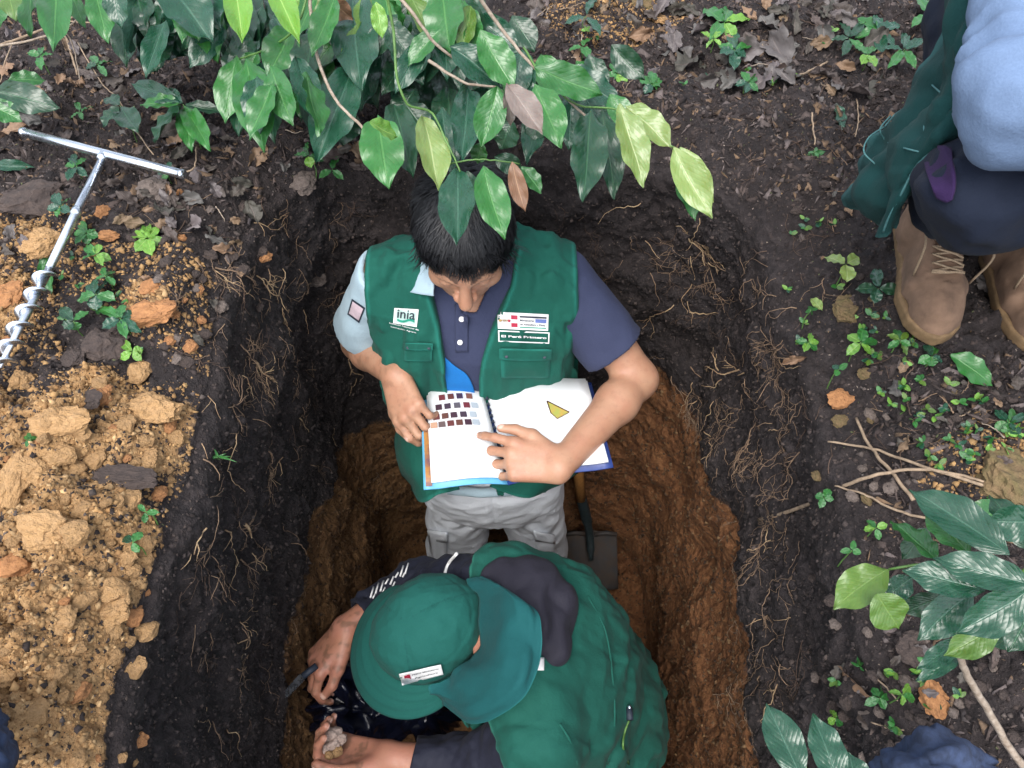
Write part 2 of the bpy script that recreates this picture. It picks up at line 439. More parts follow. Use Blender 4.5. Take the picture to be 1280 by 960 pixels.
# BVH for resting things on the soil (only the near part)
_r0 = int(np.argmax(prof_a[:, 0] < 3.5))
bv_f = grid_faces(0, NR-1-_r0)
BV = BVHTree.FromPolygons(V1[_r0*NT:].tolist(), bv_f.tolist())
CAMP = Vector((0, 0, CAMZ))
def hit(px, py):
    """where the line of sight through a photo pixel meets the soil: point, normal"""
    d = ray(px, py)
    h = BV.ray_cast(CAMP, d)
    if h[0] is None: return P(px, py, CAMZ), Vector((0, 0, 1))
    n = h[1]
    if n.dot(d) > 0: n = -n
    return h[0], n
def drop(x, y):
    h = BV.ray_cast(Vector((x, y, 1)), Vector((0, 0, -1)))
    return h[0] if h[0] is not None else Vector((x, y, 0))

# ------------------------------------------------------------------ signed-distance modelling
def A3(v): return np.array(v, dtype=np.float64)
def cone(p, a, b, r1, r2, flat=None, k=1.0):
    """round cone a->b; along `flat` direction distances count k times (k>1 thins it)"""
    a = A3(a); b = A3(b); ba = b-a; pa = p-a
    t = np.clip(pa@ba/max(1e-9, ba@ba), 0, 1)
    q = pa-t[:, None]*ba
    if flat is not None:
        n = A3(flat); n = n/np.linalg.norm(n); c = q@n
        q = q + (k-1)*c[:, None]*n
    return np.linalg.norm(q, axis=1)-(r1+(r2-r1)*t)
def ell(p, c, r, R=None):
    q = p-A3(c)
    if R is not None: q = q@R
    r = A3(r); k0 = np.linalg.norm(q/r, axis=1); k1 = np.linalg.norm(q/(r*r), axis=1)
    return k0*(k0-1)/np.maximum(k1, 1e-6)
def smin(a, b, k):
    h = np.maximum(k-np.abs(a-b), 0)/k
    return np.minimum(a, b)-h*h*k*.25
def smax(a, b, k): return -smin(-a, -b, k)
def plane(p, c, n):
    n = A3(n); n = n/np.linalg.norm(n); return (p-A3(c))@n
def loft(p, zs, cx, cy, a, b, e=2.3):
    z = p[:, 2]
    X = (p[:, 0]-np.interp(z, zs, cx)); Y = (p[:, 1]-np.interp(z, zs, cy))
    A = np.interp(z, zs, a); B = np.interp(z, zs, b)
    r = (np.abs(X/A)**e+np.abs(Y/B)**e)**(1/e)
    d = (r-1)*np.minimum(A, B)
    return np.maximum(d, np.maximum(zs[0]-z, z-zs[-1]))
def frame(o, zaxis, xhint):
    """rotation matrix whose columns are local x, y, z; q=(p-o)@R gives local coords"""
    z = Vector(zaxis).normalized(); x = Vector(xhint); x = (x-z*x.dot(z)).normalized(); y = z.cross(x)
    return A3(o), np.array([list(x), list(y), list(z)]).T
def toloc(p, fr): return (p-fr[0])@fr[1]
def toworld(q, fr): return A3(q)@fr[1].T+fr[0]
def sdf_mesh(name, f, lo, hi, h, mat, parent=None, attrs=None, B=8, slack=1.25, smooth_it=0):
    lo = A3(lo); hi = A3(hi)
    nb = np.maximum(1, np.ceil((hi-lo)/(h*B)).astype(int)); n = nb*B+1
    ax = [lo[i]+np.arange(n[i])*h for i in range(3)]
    bc = [lo[i]+(np.arange(nb[i])+.5)*B*h for i in range(3)]
    C = np.stack(np.meshgrid(*bc, indexing='ij'), -1).reshape(-1, 3)
    fc = f(C); act = np.abs(fc) < B*h*.87*slack+h*2
    G = np.ones(tuple(n), dtype=np.float32)
    sg = np.sign(fc).reshape(tuple(nb)); sg[sg == 0] = 1
    big = np.repeat(np.repeat(np.repeat(sg, B, 0), B, 1), B, 2)
    G[:-1, :-1, :-1] = big; del big
    idx = np.argwhere(act.reshape(tuple(nb)))
    loc = np.stack(np.meshgrid(*[np.arange(B+1)]*3, indexing='ij'), -1).reshape(-1, 3)
    CH = 300
    for s in range(0, len(idx), CH):
        gi = (idx[s:s+CH, None, :]*B+loc[None]).reshape(-1, 3)
        G[gi[:, 0], gi[:, 1], gi[:, 2]] = f(lo+gi*h)
    S = G < 0
    m = S[:-1, :-1, :-1].copy(); any_ = m.copy(); all_ = m.copy()
    for dx in (0, 1):
        for dy in (0, 1):
            for dz in (0, 1):
                t = S[dx:n[0]-1+dx, dy:n[1]-1+dy, dz:n[2]-1+dz]; any_ |= t; all_ &= t
    cells = np.argwhere(any_ & ~all_)
    cid = -np.ones(tuple(n-1), dtype=np.int32); cid[cells[:, 0], cells[:, 1], cells[:, 2]] = np.arange(len(cells))
    corners = np.array([(x, y, z) for x in (0, 1) for y in (0, 1) for z in (0, 1)])
    vals = np.stack([G[cells[:, 0]+c[0], cells[:, 1]+c[1], cells[:, 2]+c[2]] for c in corners], 1)
    acc = np.zeros((len(cells), 3)); cnt = np.zeros(len(cells))
    for i in range(8):
        for j in range(i+1, 8):
            if np.abs(corners[i]-corners[j]).sum() != 1: continue
            a, b = vals[:, i], vals[:, j]; cr = (a < 0) != (b < 0)
            t = np.where(cr, a/np.where(cr, a-b, 1), 0)
            acc += np.where(cr[:, None], corners[i]+(corners[j]-corners[i])*t[:, None], 0); cnt += cr
    Vv = lo+(cells+acc/np.maximum(cnt, 1)[:, None])*h
    Fq = []
    for axis in range(3):
        sl0 = [slice(0, n[i]-1) if i == axis else slice(1, n[i]-1) for i in range(3)]
        sl1 = [slice(1, n[i]) if i == axis else slice(1, n[i]-1) for i in range(3)]
        a = S[tuple(sl0)]; b = S[tuple(sl1)]
        e = np.argwhere(a != b)
        if not len(e): continue
        flip = a[e[:, 0], e[:, 1], e[:, 2]]
        for i in range(3):
            if i != axis: e[:, i] += 1
        u, v = (axis+1) % 3, (axis+2) % 3
        def cidx(du, dv):
            q = e.copy(); q[:, u] -= du; q[:, v] -= dv
            return cid[q[:, 0], q[:, 1], q[:, 2]]
        quad = np.stack([cidx(0, 0), cidx(1, 0), cidx(1, 1), cidx(0, 1)], 1)
        quad[~flip] = quad[~flip][:, ::-1]
        Fq.append(quad)
    Fq = np.concatenate(Fq) if Fq else np.zeros((0, 4), int)
    Fq = Fq[(Fq >= 0).all(1)]
    for _ in range(smooth_it):
        acc2 = np.zeros_like(Vv); c2 = np.zeros(len(Vv))
        for a_, b_ in ((0, 1), (1, 2), (2, 3), (3, 0)):
            np.add.at(acc2, Fq[:, a_], Vv[Fq[:, b_]]); np.add.at(c2, Fq[:, a_], 1)
            np.add.at(acc2, Fq[:, b_], Vv[Fq[:, a_]]); np.add.at(c2, Fq[:, b_], 1)
        Vv = Vv*.5+.5*acc2/np.maximum(c2, 1)[:, None]
    me = mesh_from(name, Vv, Fq)
    for k, fn in (attrs or {}).items(): add_attr(me, k, fn(Vv))
    o = link(name, me, parent, mat)
    return o
# tubes / misc mesh builders
def tube_data(pts, rad, sides=6, cap=True):
    pts = [Vector(p) for p in pts]; n = len(pts)
    if not hasattr(rad, '__len__'): rad = [rad]*n
    V = []; Fc = []; up = None
    for i, p in enumerate(pts):
        t = (pts[min(i+1, n-1)]-pts[max(i-1, 0)]).normalized()
        if up is None: up = t.orthogonal().normalized()
        up = (up-t*up.dot(t)).normalized(); s = t.cross(up)
        for k in range(sides):
            a = 2*pi*k/sides; V.append(p+(up*cos(a)+s*sin(a))*rad[i])
    for i in range(n-1):
        for k in range(sides):
            k2 = (k+1) % sides
            Fc.append((i*sides+k, i*sides+k2, (i+1)*sides+k2, (i+1)*sides+k))
    if cap:
        Fc.append(tuple(range(sides))[::-1]); Fc.append(tuple((n-1)*sides+k for k in range(sides)))
    return V, Fc
def tube(name, pts, rad, mat, parent=None, sides=8):
    V, Fc = tube_data(pts, rad, sides); return link(name, mesh_from(name, V, Fc), parent, mat)
def spline(pts, n=6):
    """Catmull-Rom through the points"""
    P_ = [Vector(p) for p in pts]; P_ = [P_[0]*2-P_[1]]+P_+[P_[-1]*2-P_[-2]]; out = []
    for i in range(1, len(P_)-2):
        for k in range(n):
            t = k/n; a, b, c, d = P_[i-1:i+3]
            out.append(.5*((2*b)+(c-a)*t+(2*a-5*b+4*c-d)*t*t+(3*b-a-3*c+d)*t**3))
    out.append(P_[-2]); return out
def patch(name, rows, mat, parent=None, nu=6, nv=6, wrinkle=0., thick=.0025, wscale=(30, 30), attrs=True, seed=0.):
    """cloth through a net of control points (rows of equal length)"""
    R = [spline(r, nu) for r in rows]; m = len(R[0])
    cols = [spline([R[i][j] for i in range(len(R))], nv) for j in range(m)]
    n = len(cols[0]); V = np.array([[list(cols[j][i]) for j in range(m)] for i in range(n)])
    # normals
    du = np.gradient(V, axis=1); dv = np.gradient(V, axis=0); N = np.cross(du, dv); N /= np.linalg.norm(N, axis=2)[..., None]+1e-9
    vv = V.reshape(-1, 3); uv = np.stack(np.meshgrid(np.linspace(0, 1, n), np.linspace(0, 1, m), indexing='ij'), -1).reshape(-1, 2)
    if wrinkle:
        w_ = fbm(np.c_[uv[:, 0]*wscale[0]*.1, uv[:, 1]*wscale[1]*.1, np.full(len(uv), seed)], 1.0, 3)
        vv = vv+N.reshape(-1, 3)*(w_*wrinkle)[:, None]
    i = np.arange(n-1)[:, None]*m; j = np.arange(m-1)[None]
    Fc = np.stack([i+j, i+j+1, i+m+j+1, i+m+j], -1).reshape(-1, 4)
    me = mesh_from(name, vv, Fc)
    d = np.minimum(np.minimum(uv[:, 0], 1-uv[:, 0])*n, np.minimum(uv[:, 1], 1-uv[:, 1])*m)
    if attrs: add_attr(me, 'edge', (d < .6).astype(float))
    o = link(name, me, parent, mat)
    if thick:
        md = o.modifiers.new('s', 'SOLIDIFY'); md.thickness = thick; md.offset = 0
    return o
def bvh_of(o): 
    me = o.data; return BVHTree.FromPolygons([v.co.copy() for v in me.vertices], [tuple(p.vertices) for p in me.polygons])

# ================================================================== PEOPLE
def hand_prims(wrist, u, nrm, side, curls, spread=.10, scale=1.0, thumb=(.6, .35), tcurl=.5):
    """wrist point, u = direction wrist->knuckles, nrm = back-of-hand normal, side=+1 thumb lies towards nrm x u
    returns (palm prims, list of finger chains) ; curls per finger (mcp, pip, dip) radians"""
    wrist = Vector(wrist); u = Vector(u).normalized(); nrm = Vector(nrm); nrm = (nrm-u*nrm.dot(u)).normalized()
    s = nrm.cross(u)*side                      # towards the thumb
    S = scale
    offs = [.030, .010, -.010, -.029]; lens = [(.040, .025, .021), (.045, .029, .022), (.041, .027, .021), (.033, .020, .018)]
    palmL = [.088, .090, .086, .079]
    palm = []; fingers = []
    for i in range(4):
        k = wrist+u*palmL[i]*S+s*offs[i]*S+nrm*(.002 if i in (1, 2) else -.001)
        palm.append((wrist+s*offs[i]*.55*S, k, .0145*S, .0115*S))
        d = (u+s*spread*(1.3-i)*.9).normalized(); p = k; chain = []
        ax = nrm.cross(d)                       # curl bends towards the palm (-nrm)
        ang = 0; r = [.0098, .0088, .0080, .0068]
        if i == 3: r = [x*.86 for x in r]
        for j in range(3):
            ang += curls[i][j]
            dd = d*cos(ang)-nrm*sin(ang)
            q = p+dd*lens[i][j]*S; chain.append((p, q, r[j]*S, r[j+1]*S)); p = q
        fingers.append(chain)
    # thumb from the side of the palm near its base
    tb = wrist+u*.022*S+s*.024*S-nrm*.006*S
    t1 = tb+(u*.78+s*thumb[0]-nrm*thumb[1]*.5).normalized()*.044*S
    palm.append((tb-u*.008, t1, .016*S, .0125*S)); nails = []
    d1 = (u*.95+s*thumb[0]*.35-nrm*thumb[1]).normalized(); t2 = t1+d1*.034*S
    d2 = (u*1.0-s*tcurl*.3-nrm*thumb[1]*.7).normalized(); t3 = t2+d2*.027*S
    fingers.append([(t1, t2, .0115*S, .0102*S), (t2, t3, .0102*S, .0080*S)])
    for ch in fingers:
        a, b, r1, r2 = ch[-1]; t_ = (b-a).normalized(); dd = (nrm-t_*nrm.dot(t_))
        if ch is fingers[-1]: dd = (s*.6+nrm*.8); dd = dd-t_*dd.dot(t_)
        nails.append((b+dd.normalized()*r2*.75+t_*r2*.15, r2*1.0))
    return palm, fingers, nails
def nail_mask(Hs):
    def f(p):
        d = np.zeros(len(p))
        for H in Hs:
            for c, r in H[2]: d = np.maximum(d, sstep(r*1.0, r*.7, np.linalg.norm(p-A3(c), axis=1)))
        return d
    return f
def hand_sdf(p, H):
    palm, fingers = H[0], H[1]
    d = None
    for a, b, r1, r2 in palm:
        c = cone(p, a, b, r1, r2); d = c if d is None else smin(d, c, .014)
    f = None
    for ch in fingers:
        c = None
        for a, b, r1, r2 in ch:
            e = cone(p, a, b, r1, r2); c = e if c is None else smin(c, e, .003)
        f = c if f is None else smin(f, c, .0015)
    return smin(d, f, .008)

def head_sdf(q, parts=False):
    """local: x = side, y back (+) / face (-), z up (crown); origin at the middle of the skull"""
    x = np.abs(q[:, 0]); qq = np.c_[x, q[:, 1], q[:, 2]]
    cran = ell(q, (0, .012, .020), (.0755, .094, .086))
    face = ell(q, (0, -.028, -.045), (.060, .066, .080))
    jaw = ell(q, (0, -.040, -.085), (.043, .048, .035))
    d = smin(smin(cran, face, .03), jaw, .03)
    brow = cone(qq, (.012, -.087, .004), (.045, -.073, .004), .009, .008); d = smin(d, brow, .014)
    cheek = ell(qq, (.042, -.062, -.040), (.020, .018, .018)); d = smin(d, cheek, .02)
    d = smax(d, -ell(qq, (.030, -.098, -.014), (.017, .015, .010)), .012)
    eye = ell(qq, (.030, -.078, -.013), (.0145, .013, .0115)); d = smin(d, eye, .003)
    nose = cone(qq, (0, -.088, .000), (0, -.116, -.040), .008, .0125); d = smin(d, nose, .010)
    al = ell(qq, (.013, -.102, -.043), (.009, .010, .008)); d = smin(d, al, .006)
    lips = ell(qq, (.0, -.093, -.066), (.024, .012, .0065)); d = smin(d, lips, .005)
    lip2 = ell(qq, (.0, -.090, -.077), (.019, .012, .0065)); d = smin(d, lip2, .005)
    chin = ell(qq, (0, -.074, -.102), (.020, .018, .015)); d = smin(d, chin, .015)
    ear = ell(qq, (.080, .012, -.015), (.009, .019, .032)); earh = ell(qq, (.089, .008, -.013), (.006, .011, .020))
    d = smin(d, smax(ear, -earh, .004), .006)
    return d
def head_masks(q):
    x = np.abs(q[:, 0])
    arc = .010+.010*np.exp(-((x-.034)/.02)**2)
    brow = ((x > .010) & (x < .052) & (np.abs(q[:, 2]-arc) < .0055-.05*np.maximum(0, x-.04)) & (q[:, 1] < -.05)).astype(float)
    lash = ((x > .016) & (x < .044) & (np.abs(q[:, 2]+.019) < .0018) & (q[:, 1] < -.07)).astype(float)
    lip = ((np.hypot(q[:, 0]/.026, (q[:, 2]+.071)/.0115) < 1) & (q[:, 1] < -.08)).astype(float)
    return np.maximum(brow*.8, lash*.8), lip

def hair_on(fr, parent, n_strand, region, name='hair', L=.035, comb=(0, -1, -.35), seed=1):
    """short hair: a cap over the scalp plus thousands of tapered locks combed over it"""
    def f(p):
        q = toloc(p, fr)
        d = ell(q, (0, .014, .024), (.0765, .0955, .0865))-.0055
        d = d - fbm(q*np.array([1, .5, .5]), 95, 2, 3.)*.0025
        return np.maximum(d, region(q))
    o = fr[0]
    cap_ = sdf_mesh(name, f, o-.16, o+.16, .0035, None)
    me0 = cap_.data
    co = np.empty(len(me0.vertices)*3); me0.vertices.foreach_get('co', co); co = co.reshape(-1, 3)
    nr = np.empty(len(co)*3); me0.vertices.foreach_get('normal', nr); nr = nr.reshape(-1, 3)
    q = toloc(co, fr); ok = np.where(ell(q, (0, .014, .024), (.0765, .0955, .0865)) > .002)[0]
    r = np.random.default_rng(seed); pick = r.choice(ok, n_strand)
    Vs = []; Fs = []; base = 0
    wc = A3(comb)
    for idx in pick:
        qp = toloc(co[idx][None], fr)[0]; n = nr[idx]@fr[1]
        flow = wc + np.array([qp[0]*7, 0, 0]) + .35*np.array([math.sin(qp[0]*60), math.cos(qp[1]*50), math.sin(qp[2]*55)]) + r.normal(size=3)*.22
        if qp[1] > .03: flow = flow*.4+np.array([qp[0]*5, .1, -1.0])
        p = qp-n*.001; d = flow-n*(flow@n); d /= np.linalg.norm(d)
        s = np.cross(n, d); wd = r.uniform(.0009, .0019); l = L*r.uniform(.6, 1.1); rows = []
        c0 = np.array([0, .014, .024]); rad = np.array([.0765, .0955, .0865])+.0065
        for k in range(4):
            t = k/3; w_ = wd*(1-t**1.5*.85)
            rows.append((p-s*w_, p+s*w_))
            p = p+d*l/3
            e = (p-c0)/rad; ln = np.linalg.norm(e)
            lift = .003*t+r.uniform(0, .0030)
            if ln < 1+lift/.09: p = c0+(p-c0)*((1+lift/.09)/ln)
            d = d+np.array([0, 0, -.12]); d /= np.linalg.norm(d)
        for a, b in rows: Vs += [a, b]
        for k in range(3): Fs.append((base+2*k, base+2*k+1, base+2*k+3, base+2*k+2))
        base += 8
    Vs = toworld(np.array(Vs), fr)
    nv = len(co); F0 = [tuple(pl.vertices) for pl in me0.polygons]
    allV = np.r_[co, Vs]; allF = np.array(F0+[tuple(i+nv for i in f_) for f_ in Fs])
    bpy.data.objects.remove(cap_); return link(name, mesh_from(name, allV, allF), parent, MAT['hair'])

def decal(name, quad_fn, nu, nv, bv, dirv, mat, parent, off=.0016):
    """thin printed patch laid on cloth: grid of points projected along dirv on to bvh"""
    V = []; d = Vector(dirv).normalized()
    for i in range(nv+1):
        for j in range(nu+1):
            p = Vector(quad_fn(j/nu, i/nv)); h = bv.ray_cast(p-d*.25, d)
            V.append((h[0] if h[0] is not None else p)-d*off)
    Fq = [(i*(nu+1)+j, i*(nu+1)+j+1, (i+1)*(nu+1)+j+1, (i+1)*(nu+1)+j) for i in range(nv) for j in range(nu)]
    o = link(name, mesh_from(name, V, Fq), parent, mat)
    return o
def text_decal(name, s, quad_fn, u0, v0, size_u, bv, dirv, mat, parent, off=.003, aspect=1.0, bold=0.0):
    """lettering laid on the cloth: u0,v0 centre in patch coordinates, size_u = width of the whole line in u"""
    cu = bpy.data.curves.new(name, 'FONT'); cu.body = s; cu.align_x = 'CENTER'; cu.align_y = 'CENTER'; cu.resolution_u = 3; cu.offset = bold
    ob = bpy.data.objects.new(name, cu); COL.objects.link(ob)
    dg = bpy.context.evaluated_depsgraph_get(); me = bpy.data.meshes.new_from_object(ob.evaluated_get(dg))
    bpy.data.objects.remove(ob)
    co = np.array([v.co for v in me.vertices]); wd = co[:, 0].max()-co[:, 0].min(); k = size_u/wd
    d = Vector(dirv).normalized()
    for v in me.vertices:
        p = Vector(quad_fn(u0+v.co.x*k, v0-v.co.y*k*aspect)); h = bv.ray_cast(p-d*.25, d)
        v.co = (h[0] if h[0] is not None else p)-d*off
    me.materials.clear(); me.name = name
    return link(name, me, parent, mat, smooth=False)

def shoe(name, parent, toe, heel, up=(0, 0, 1), mat='boot', width=.052, shaft=.12, lacey=True, ankle=None):
    """lace-up ankle boot: body mesh, sole, laces"""
    toe = Vector(toe); heel = Vector(heel); L = (toe-heel).length; y = (toe-heel).normalized(); z = Vector(up).normalized(); x = y.cross(z).normalized(); z = x.cross(y)
    fr = (A3(heel), np.array([list(x), list(y), list(z)]).T)
    def prof_w(t): return np.interp(t, [0, .08, .2, .45, .7, .88, 1.0], np.array([.55, .74, .74, .74, .92, .70, .24])*width)
    def f(p):
        q = toloc(p, fr); t = q[:, 1]/L
        w_ = prof_w(t); hgt = np.interp(t, [0, .25, .42, .6, .8, .95, 1.0], [.105, .11, .095, .068, .050, .040, .020])
        r = (np.abs(q[:, 0]/w_)**2.4+np.abs((q[:, 2]-.012)/hgt).clip(0)**2.2)**(1/2.3)
        d = (r-1)*np.minimum(w_, hgt)
        d = smax(d, np.maximum(-q[:, 1], q[:, 1]-L), .02); d = np.maximum(d, .012-q[:, 2])
        sh = cone(q, (0, .07, .05), (0, .065, .05+shaft), .046, .046); d = smin(d, sh, .025)
        d = np.maximum(d, q[:, 2]-(.05+shaft*.75))
        # tongue throat and toe-cap seam
        thr = np.abs(q[:, 0])-.016
        d = d+np.where((t > .42) & (t < .76) & (q[:, 2] > .03), .0025*sstep(.004, -.002, thr), 0)
        d = d+.0014*np.exp(-((t-.70-.9*q[:, 0]**2*40)/.006)**2)
        return d-fbm(q, 20, 3, 2.)*.006+.0016*np.exp(-((np.abs(q[:, 0])-.026)/.0025)**2)*(t > .2)*(t < .72)*(q[:, 2] > .04)
    b = sdf_mesh(name, f, np.array(heel)-.2+np.array(y)*.12, np.array(heel)+.2+np.array(y)*.12, .0042, MAT[mat], parent)
    def fs(p):
        q = toloc(p, fr); t = (q[:, 1]+.004)/(L+.008); w_ = prof_w(t)+.0025
        d = (np.abs(q[:, 0]/w_)**2.5)**(1/2.5)*w_-w_
        d = smax(d, np.maximum(-q[:, 1]-.004, q[:, 1]-L-.004), .03)
        return np.maximum(d, np.abs(q[:, 2]-.006)-.011)
    s = sdf_mesh('sole', fs, np.array(heel)-.2+np.array(y)*.12, np.array(heel)+.2+np.array(y)*.12, .0042, MAT['sole'], b)
    if lacey:
        bv = bvh_of(b); V = []; Fc = []
        def top(lx, t, o_=.003):
            q = Vector(toworld(np.array([[lx, t*L, .3]]), fr)[0]); h = bv.ray_cast(q, -z); 
            return (h[0] if h[0] else q-z*.2)+z*o_
        rows = [.50, .55, .60, .65, .70]
        for i, t in enumerate(rows):
            for sgn in (1, -1):
                t2 = rows[min(i+1, 4)]
                pts = [top(sgn*.022*(1-k*2/4)*1.0, t+(t2-t)*k/4 + .004*math.sin(k+i), .0035+.002*(sgn > 0)) for k in range(5)]
                v, f2 = tube_data(pts, .0019, 5); bs = len(V); V += v; Fc += [tuple(a+bs for a in ff) for ff in f2]
        for sgn, ln in ((1, .075), (-1, .085)):
            pts = spline([top(0, .52, .006), top(sgn*.022, .48, .014), top(sgn*.042, .54, .010), top(sgn*.048, .68, .010), top(sgn*.04, .60+ln, .004)], 5)
            v, f2 = tube_data(pts, .0019, 5); bs = len(V); V += v; Fc += [tuple(a+bs for a in ff) for ff in f2]
        link('lace', mesh_from('lace', V, Fc), b, MAT['lace'])
    return b

# ------------------------------------------------------------------ 1. the standing man with the colour book
CX1 = -.075
man1 = empty('person', (CX1, .98, ZF), 'man standing in the pit in green vest and navy polo, reading an open book', 'person')
zs = [-.83, -.74, -.62, -.50, -.38, -.27, -.19, -.135, -.09]
cx = [CX1+.03, CX1+.03, CX1+.02, CX1+.012, CX1+.005, CX1, CX1, CX1, CX1]
cy = [.955, .955, .958, .97, .985, 1.005, 1.02, 1.03, 1.04]
ta = [.165, .172, .155, .160, .175, .188, .175, .110, .060]
tb = [.105, .110, .100, .098, .098, .104, .085, .065, .055]
def torso1(p, off=0.0):
    d = loft(p, zs, cx, cy, ta, tb, 2.3)
    for s in (-1, 1):
        d = smin(d, cone(p, (CX1+s*.09, 1.03, -.135), (CX1+s*.168, 1.035, -.175), .048, .055), .05)
    return d-off
SHR = Vector((CX1-.178, 1.035, -.18)); SHL = Vector((CX1+.182, 1.035, -.18))
ELR = P(450, 428, 1.37); ELL = P(797, 474, 1.295)
WRR = P(496, 470, 1.255); WRL = P(699, 584, 1.262)
# hands: right (photo left) holds the page edge, thumb on the page; left grips the outer edge of the book
BZ = CAMZ-1.30
HR = hand_prims(WRR, P(511, 517, 1.270)-WRR, (-.55, -.25, .75), -1, [(.55, .7, .4), (.6, .8, .5), (.65, .9, .5), (.7, 1.0, .5)],   .04, .97, (.30, .20), 1.3)
HL = hand_prims(WRL, (-1.0, .17, .05), (.12, -.42, .9), -1, [(.25, .45, .25), (.55, .9, .5), (.8, 1.15, .6), (.85, 1.2, .6)], .10, 1.0, (.55, .10), .2)
head1 = frame(P(580, 290, .950), (.03, -.42, .91), (1, .03, 0))
# face looks down: local -y (face) must point to -Y and down
def body1(p):
    d = loft(p, zs, cx, cy, np.array(ta)-.012, np.array(tb)-.012, 2.3)
    for sh, el, wr in ((SHR, ELR, WRR), (SHL, ELL, WRL)):
        arm = cone(p, sh, el, .048, .039)
        mid = el.lerp(wr, .28)
        fa = smin(cone(p, el, mid, .037, .040), cone(p, mid, wr, .040, .0255), .02)
        d = smin(d, smin(arm, fa, .02), .03)
    h = head_sdf(toloc(p, head1))
    nb = Vector(toworld(np.array([[0, .03, -.06]]), head1)[0])
    neck = cone(p, (CX1, 1.035, -.14), nb, .058, .054)
    d = smin(d, neck, .03); d = smin(d, h, .02)
    return d
def body1h(p):
    d = body1(p)
    return smin(smin(d, hand_sdf(p, HR), .014), hand_sdf(p, HL), .014)
def m_dark(p): return head_masks(toloc(p, head1))[0]
def m_lip(p): return head_masks(toloc(p, head1))[1]
b1 = sdf_mesh('body', body1h, (-.42, .60, -.86), (.34, 1.18, .16), .0030, MAT['skin'], man1,
              {'dark': m_dark, 'lip': m_lip, 'nail': nail_mask([HR, HL]), 'dirt': lambda p: .25*sstep(-.25, -.30, p[:, 2])*sstep(.1, .5, fbm(p, 60, 3))*(p[:, 0] < -.1)})
hair_on(head1, man1, 14000, lambda q: np.maximum(np.where(q[:, 1] < .02, (.052-.9*np.maximum(0, np.abs(q[:, 0])-.04)-.012*np.cos(q[:, 0]*90))-q[:, 2]-(q[:, 1]+.06)*.55, -.055-q[:, 2]), -.1+0*q[:, 0]), L=.042)
# shirt (navy body, pale sleeve and collar on one side)
def shirt1(p):
    d = torso1(p, .001) - fbm(p, 12, 2, 5.)*.003
    inner = torso1(p, -.009)
    d = smax(d, -inner, .002); d = np.maximum(d, np.abs(p[:, 0]-CX1)-.178)
    neck = cone(p, (CX1, 1.06, -.13), (CX1, .99, .03), .058, .068); d = np.maximum(d, -neck)
    notch = np.maximum(np.abs(p[:, 0]-CX1-.0)-(.010+(p[:, 2]+.17)*.5), np.maximum(p[:, 1]-1.0, -.175-p[:, 2])); d = np.maximum(d, -notch)
    return d
sh1 = sdf_mesh('shirt', shirt1, (-.32, .80, -.60), (.17, 1.16, -.02), .0042, MAT['navy'], man1)
def sleeve(name, sh, el, r1, r2, t_end, mat, parent, o_=5., flat=0, wr=.003):
    el2 = sh.lerp(el, t_end); ax = (el2-sh).normalized()
    def f(p):
        w_ = fbm(p, 11, 2, o_)*wr*2
        out = cone(p, sh-ax*.01, el2+ax*.1, r1, r2+(r2-r1)*.1+.004)-w_; inn = out+.010
        d = np.maximum(out, -inn); d = np.maximum(d, plane(p, el2, ax)); return np.maximum(d, -plane(p, sh-ax*.035, ax))
    c = (sh+el2)/2; R_ = (el2-sh).length/2+.1
    return sdf_mesh(name, f, A3(c)-R_, A3(c)+R_, .004, mat, parent)
slR = sleeve('sleeve', SHR+Vector((.01, 0, -.005)), ELR, .066, .069, .74, MAT['pale'], man1, 2.)
slR['label'] = 'pale grey-blue short sleeve with a small badge'
slL = sleeve('sleeve', SHL+Vector((-.01, 0, -.005)), ELL, .064, .066, .68, MAT['navy'], man1, 9.)
slL['label'] = 'navy short sleeve'
def vest1(p):
    fl_ = np.interp(p[:, 2], [-.85, -.70, -.5, -.3], [.045, .034, .020, .017])
    X = p[:, 0]-CX1
    fold = fbm(p*np.array([1, 1, .35]), 15, 3, 8.)*.016 + .004*np.sin((X+p[:, 2]*.9*np.sign(X))*70+fbm(p, 6, 2)*3)*np.exp(-((np.abs(X)-.15)/.05)**2) + .004*np.sin(X*95+fbm(p, 5, 2)*4)*sstep(-.12, -.2, p[:, 2])*sstep(-.45, -.25, p[:, 2])
    sl_ = np.abs(p[:, 2]+.155+.25*np.abs(X)*0)     # shoulder yoke seam
    fold = np.maximum(fold, -.005)
    t = torso1(p)-fl_-fold+.0022*np.exp(-((p[:, 1]-.985)/.004)**2)*(p[:, 2] > -.2)
    return t
def vest1_region(p):
    """negative inside the garment"""
    X = p[:, 0]-CX1; Z = p[:, 2]
    arm = np.abs(X)-np.interp(Z, [-.34, -.29, -.22, -.10], [.40, .225, .203, .195])
    front = p[:, 1] < 1.0
    c0 = np.interp(Z, [-.7, -.30, -.20, -.12], [-.020, -.022, -.012, .0]); hw = np.interp(Z, [-.75, -.45, -.36, -.26, -.19, -.12, -.05], [.07, .040, .031, .034, .048, .072, .085])
    opening = np.where(front, hw-np.abs(X-c0), -1)
    neck = -cone(p, (CX1, 1.065, -.2), (CX1, 1.02, .05), .066, .074)
    hem = -.655-.02*np.sin(X*14)-Z
    return np.maximum(np.maximum(arm, opening), np.maximum(neck, hem))
def vest1_f(p):
    return np.maximum(np.maximum(vest1(p), -torso1(p, .001)), vest1_region(p))
v1 = sdf_mesh('vest', vest1_f, (-.37, .76, -.83), (.25, 1.22, -.02), .0036, MAT['vest'], man1,
              {'edge': lambda p: np.exp(-((vest1_region(p)+.006)/.0030)**2)*.9})
bv1 = bvh_of(v1)
